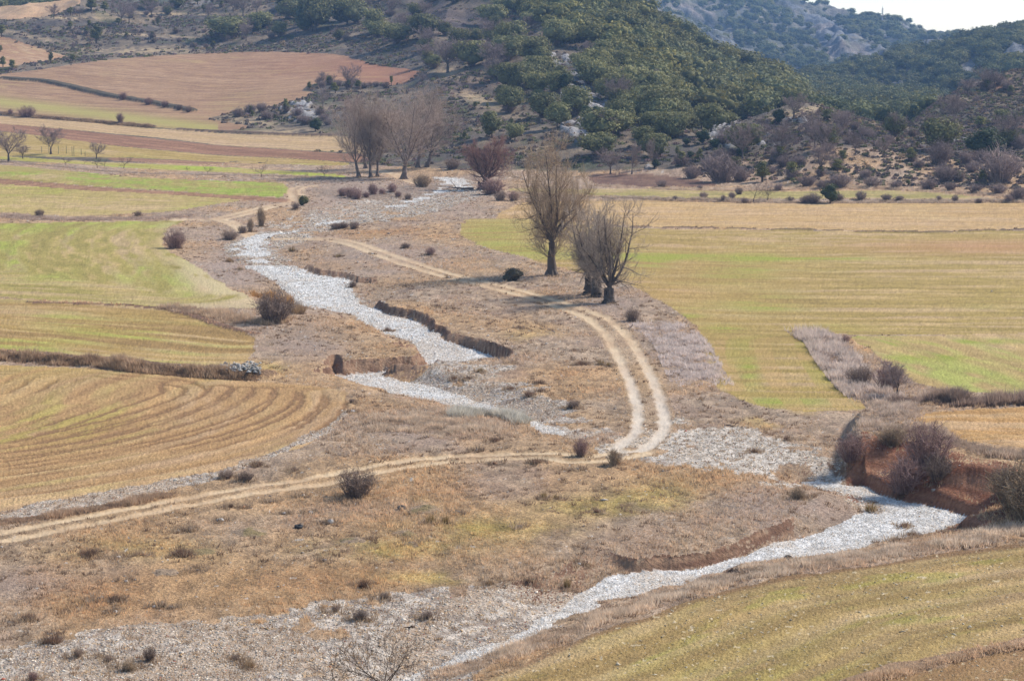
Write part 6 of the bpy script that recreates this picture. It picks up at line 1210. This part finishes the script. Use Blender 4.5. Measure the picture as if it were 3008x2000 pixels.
# driftwood and logs
def log_mesh(seed, L, r, n=5, c=(150, 134, 120)):
    rg = random.Random(seed); out = []
    branch(rg, np.array([0, 0, r]), np.array([1., 0, .05]), L, r, 0, dict(lev=3, seg=(5, 3, 2), n=(n, 3), t0=(.3, .3), ang=(.7, .7), len=(.45, .5), tap=.2, up=(0, 0.02, 0), wob=.1, rr=.6), out, .02)
    s = np.array([o[1:] for o in out]); s[:, [2, 5]] = np.maximum(s[:, [2, 5]], 0.02)
    V, F, Cc = sticks(s, np.repeat(lin(c)[None], len(s), 0) * R_.uniform(.8, 1.2, (len(s), 1)), 5); return mesh_np('log', V, F, Cc)
for i, (f, x, y, wpx, rz, c, lab) in enumerate([('Z9', 1640, 480, 260, .1, (160, 146, 132), 'bleached driftwood trunk caught under the red bank'), ('Z9', 1640, 545, 130, .9, (140, 124, 110), 'tangle of grey roots below the driftwood trunk'), ('Z2', 1100, 1250, 190, 3.2, (110, 92, 80), 'long dead branch fallen from the willow onto the gravel'),
    ('Z8', 390, 438, 62, .5, (96, 80, 66), 'dark stick poking out of the near meadow'), ('Z6', 640, 1270, 90, -.2, (84, 76, 70), 'dark flood wood on the ford gravel'), ('Z5', 2070, 820, 80, .1, (88, 74, 64), 'dark flattened brush at the track side'), ('Z8', 640, 1215, 60, 0, (96, 80, 68), 'crooked stick on the near gravel'), ('Z1', 1510, 1070, 60, .1, (190, 176, 164), 'pale felled wood on the orchard grass'), ('Z1', 1700, 1075, 70, .1, (170, 152, 140), 'heap of cut branches on the orchard grass')]):
    l = at(f, x, y); W = px_h(f, wpx, l); single('dead_branch', log_mesh(600 + i, W, W * .045, 5 if i != 3 else 1, c), M_BARK, l, lab, 'driftwood', None, rz)
# tyres
def tyre(r=.36, t=.13):
    V = []; F = []; n, m = 28, 12
    for i in range(n):
        a = 2 * math.pi * i / n
        for j in range(m):
            b = 2 * math.pi * j / m; q = r - t + math.cos(b) * t * (1 + .04 * (i % 2) * (math.cos(b) > .3)); V.append((q * math.cos(a), q * math.sin(a), t + math.sin(b) * t * .95))
    for i in range(n):
        for j in range(m): F.append((i * m + j, ((i + 1) % n) * m + j, ((i + 1) % n) * m + (j + 1) % m, i * m + (j + 1) % m))
    return mesh_np('tyre', np.array(V), np.array(F), np.repeat(lin((72, 70, 68))[None], n * m, 0))
TY = tyre()
for f, x, y, rx, lab in [('Z7', 1965, 560, .15, 'black tyre lying flat among the rubble of the meadow'), ('Z8', 625, 437, .35, 'half buried tyre beside the green mound'), ('Z9', 815, 868, .5, 'old dark tyre at the rim of the white channel')]:
    l = at(f, x, y); o = single('tyre', TY, M_STONE, l, lab, 'tyre', None, .4, 0.65); o.rotation_euler = (rx, 0, .4)
# rubble humps of the meadow, mossy
def hump(Wd, Hh, seed):
    n = 24; r = np.linspace(0, 1, 9); V = []; F = []
    for i, q in enumerate(r):
        for j in range(n):
            a = 2 * math.pi * j / n; x = math.cos(a) * q; y = math.sin(a) * q; nn = vn(np.array([x * 3 + seed]), np.array([y * 3 + 7]), 3)[0]
            V.append((x * Wd / 2, y * Wd / 2, Hh * (1 - q * q) * (.6 + .8 * nn) - .04 * q - .02))
    for i in range(8):
        for j in range(n): F.append((i * n + j, i * n + (j + 1) % n, (i + 1) * n + (j + 1) % n, (i + 1) * n + j))
    V = np.array(V); t = vn(V[:, 0] * 2 + seed, V[:, 1] * 2, 5); return mesh_np('mound', V, np.array(F), mixc(lin((176, 150, 122)), lin((156, 136, 96)), ss(t, .4, .6)))
for i, (f, x, y, wpx, hpx, lab) in enumerate([('Z8', 780, 440, 260, 70, 'mossy green topped mound with reeds'), ('Z8', 640, 600, 200, 50, 'low grey hump in the olive grass'), ('Z8', 320, 640, 220, 46, 'mossy hump left of the low grey one'), ('Z8', 680, 670, 170, 50, 'pinkish rubble hump on the olive grass'), ('Z7', 1650, 590, 300, 60, 'weedy spoil hump beside the black tyre'), ('Z7', 1080, 850, 250, 50, 'small weedy hump in the near meadow'), ('Z7', 1330, 720, 240, 50, 'brown weedy hump in the near meadow')]):
    l = at(f, x, y); W = px_h(f, wpx, l); single('earth_mound', hump(W, px_h(f, hpx, l) * .42, i * 3.3), M_GRASS, l, lab, 'mound')
# posts and rails of the orchard
for i, (x, y, h) in enumerate([(322, 1010, 50), (385, 1012, 52), (437, 1012, 50), (475, 1028, 62), (487, 1030, 66), (535, 1020, 40), (275, 1005, 40), (560, 1030, 30)]):
    l = at('Z1', x, y); H = px_h('Z1', h, l); V, F, Cc = sticks([(0, 0, -.3, 0, 0, H, .06, .05)], lin((120, 130, 108))[None], 6)
    single('fence_post', mesh_np('fence_post', V, F, Cc), M_BARK, l, ['green tinged post near the tall orchard tree', 'post holding the orchard rail', 'post at the end of the orchard rail', 'left one of the pair of pale tall posts', 'right one of the pair of pale tall posts', 'grey post by the broad many-stemmed tree', 'low post left of the orchard tree', 'lowest post under the broad many-stemmed tree'][i], 'post')
# ---------------------------------------------------------------- lattice mast on the far mountain
l = place(S('Z3', [(1608, 128)]))[0]
if np.isnan(l).any(): l = place(S('Z3', [(1608, 140)]))[0]
H = px_h('Z3', 95, l); t = thing('radio_mast', l, 'slim red and white lattice mast on the far mountain crest', 'mast')
seg = []; b = H * .028
for k in range(14):
    z0, z1 = H * .85 * k / 14, H * .85 * (k + 1) / 14; c4 = [(b, b), (-b, b), (-b, -b), (b, -b)]
    for j in range(4): x0, y0 = c4[j]; x1, y1 = c4[(j + 1) % 4]; seg += [(x0, y0, z0, x0, y0, z1, .14, .14), (x0, y0, z0, x1, y1, z1, .09, .09), (x0, y0, z1, x1, y1, z1, .09, .09)]
cl_ = np.array([lin((200, 176, 172)) if (i // 36) % 2 == 0 else lin((215, 212, 210)) for i in range(len(seg))])
V, F, Cc = sticks(seg, cl_, 4); link('lattice', mesh_np('lattice', V, F, Cc), M_STONE, t)
V, F, Cc = sticks([(0, 0, H * .85, 0, 0, H, .2, .1)], lin((205, 190, 188))[None], 5); link('antenna', mesh_np('antenna', V, F, Cc), M_STONE, t)
# ---------------------------------------------------------------- the air
V = np.array([(x, y, z) for z in (-5, 420) for x, y in ((-2600, -120), (2600, -120), (2600, 4200), (-2600, 4200))], float)
hz = link('haze', mesh_np('haze', V, np.array([(0, 3, 2, 1), (4, 5, 6, 7), (0, 1, 5, 4), (1, 2, 6, 5), (2, 3, 7, 6), (3, 0, 4, 7)]), None, False), None, kind='stuff', label='thin blue haze in the air of the valley', category='haze')
hm = bpy.data.materials.new('haze'); hm.use_nodes = True; n_ = hm.node_tree; n_.nodes.clear()
pv = n_.nodes.new('ShaderNodeVolumePrincipled'); mo = n_.nodes.new('ShaderNodeOutputMaterial'); n_.links.new(pv.outputs[0], mo.inputs['Volume'])
pv.inputs['Density'].default_value = .00015; pv.inputs['Color'].default_value = (.34, .58, .98, 1); pv.inputs['Anisotropy'].default_value = .2
hz.data.materials.append(hm)
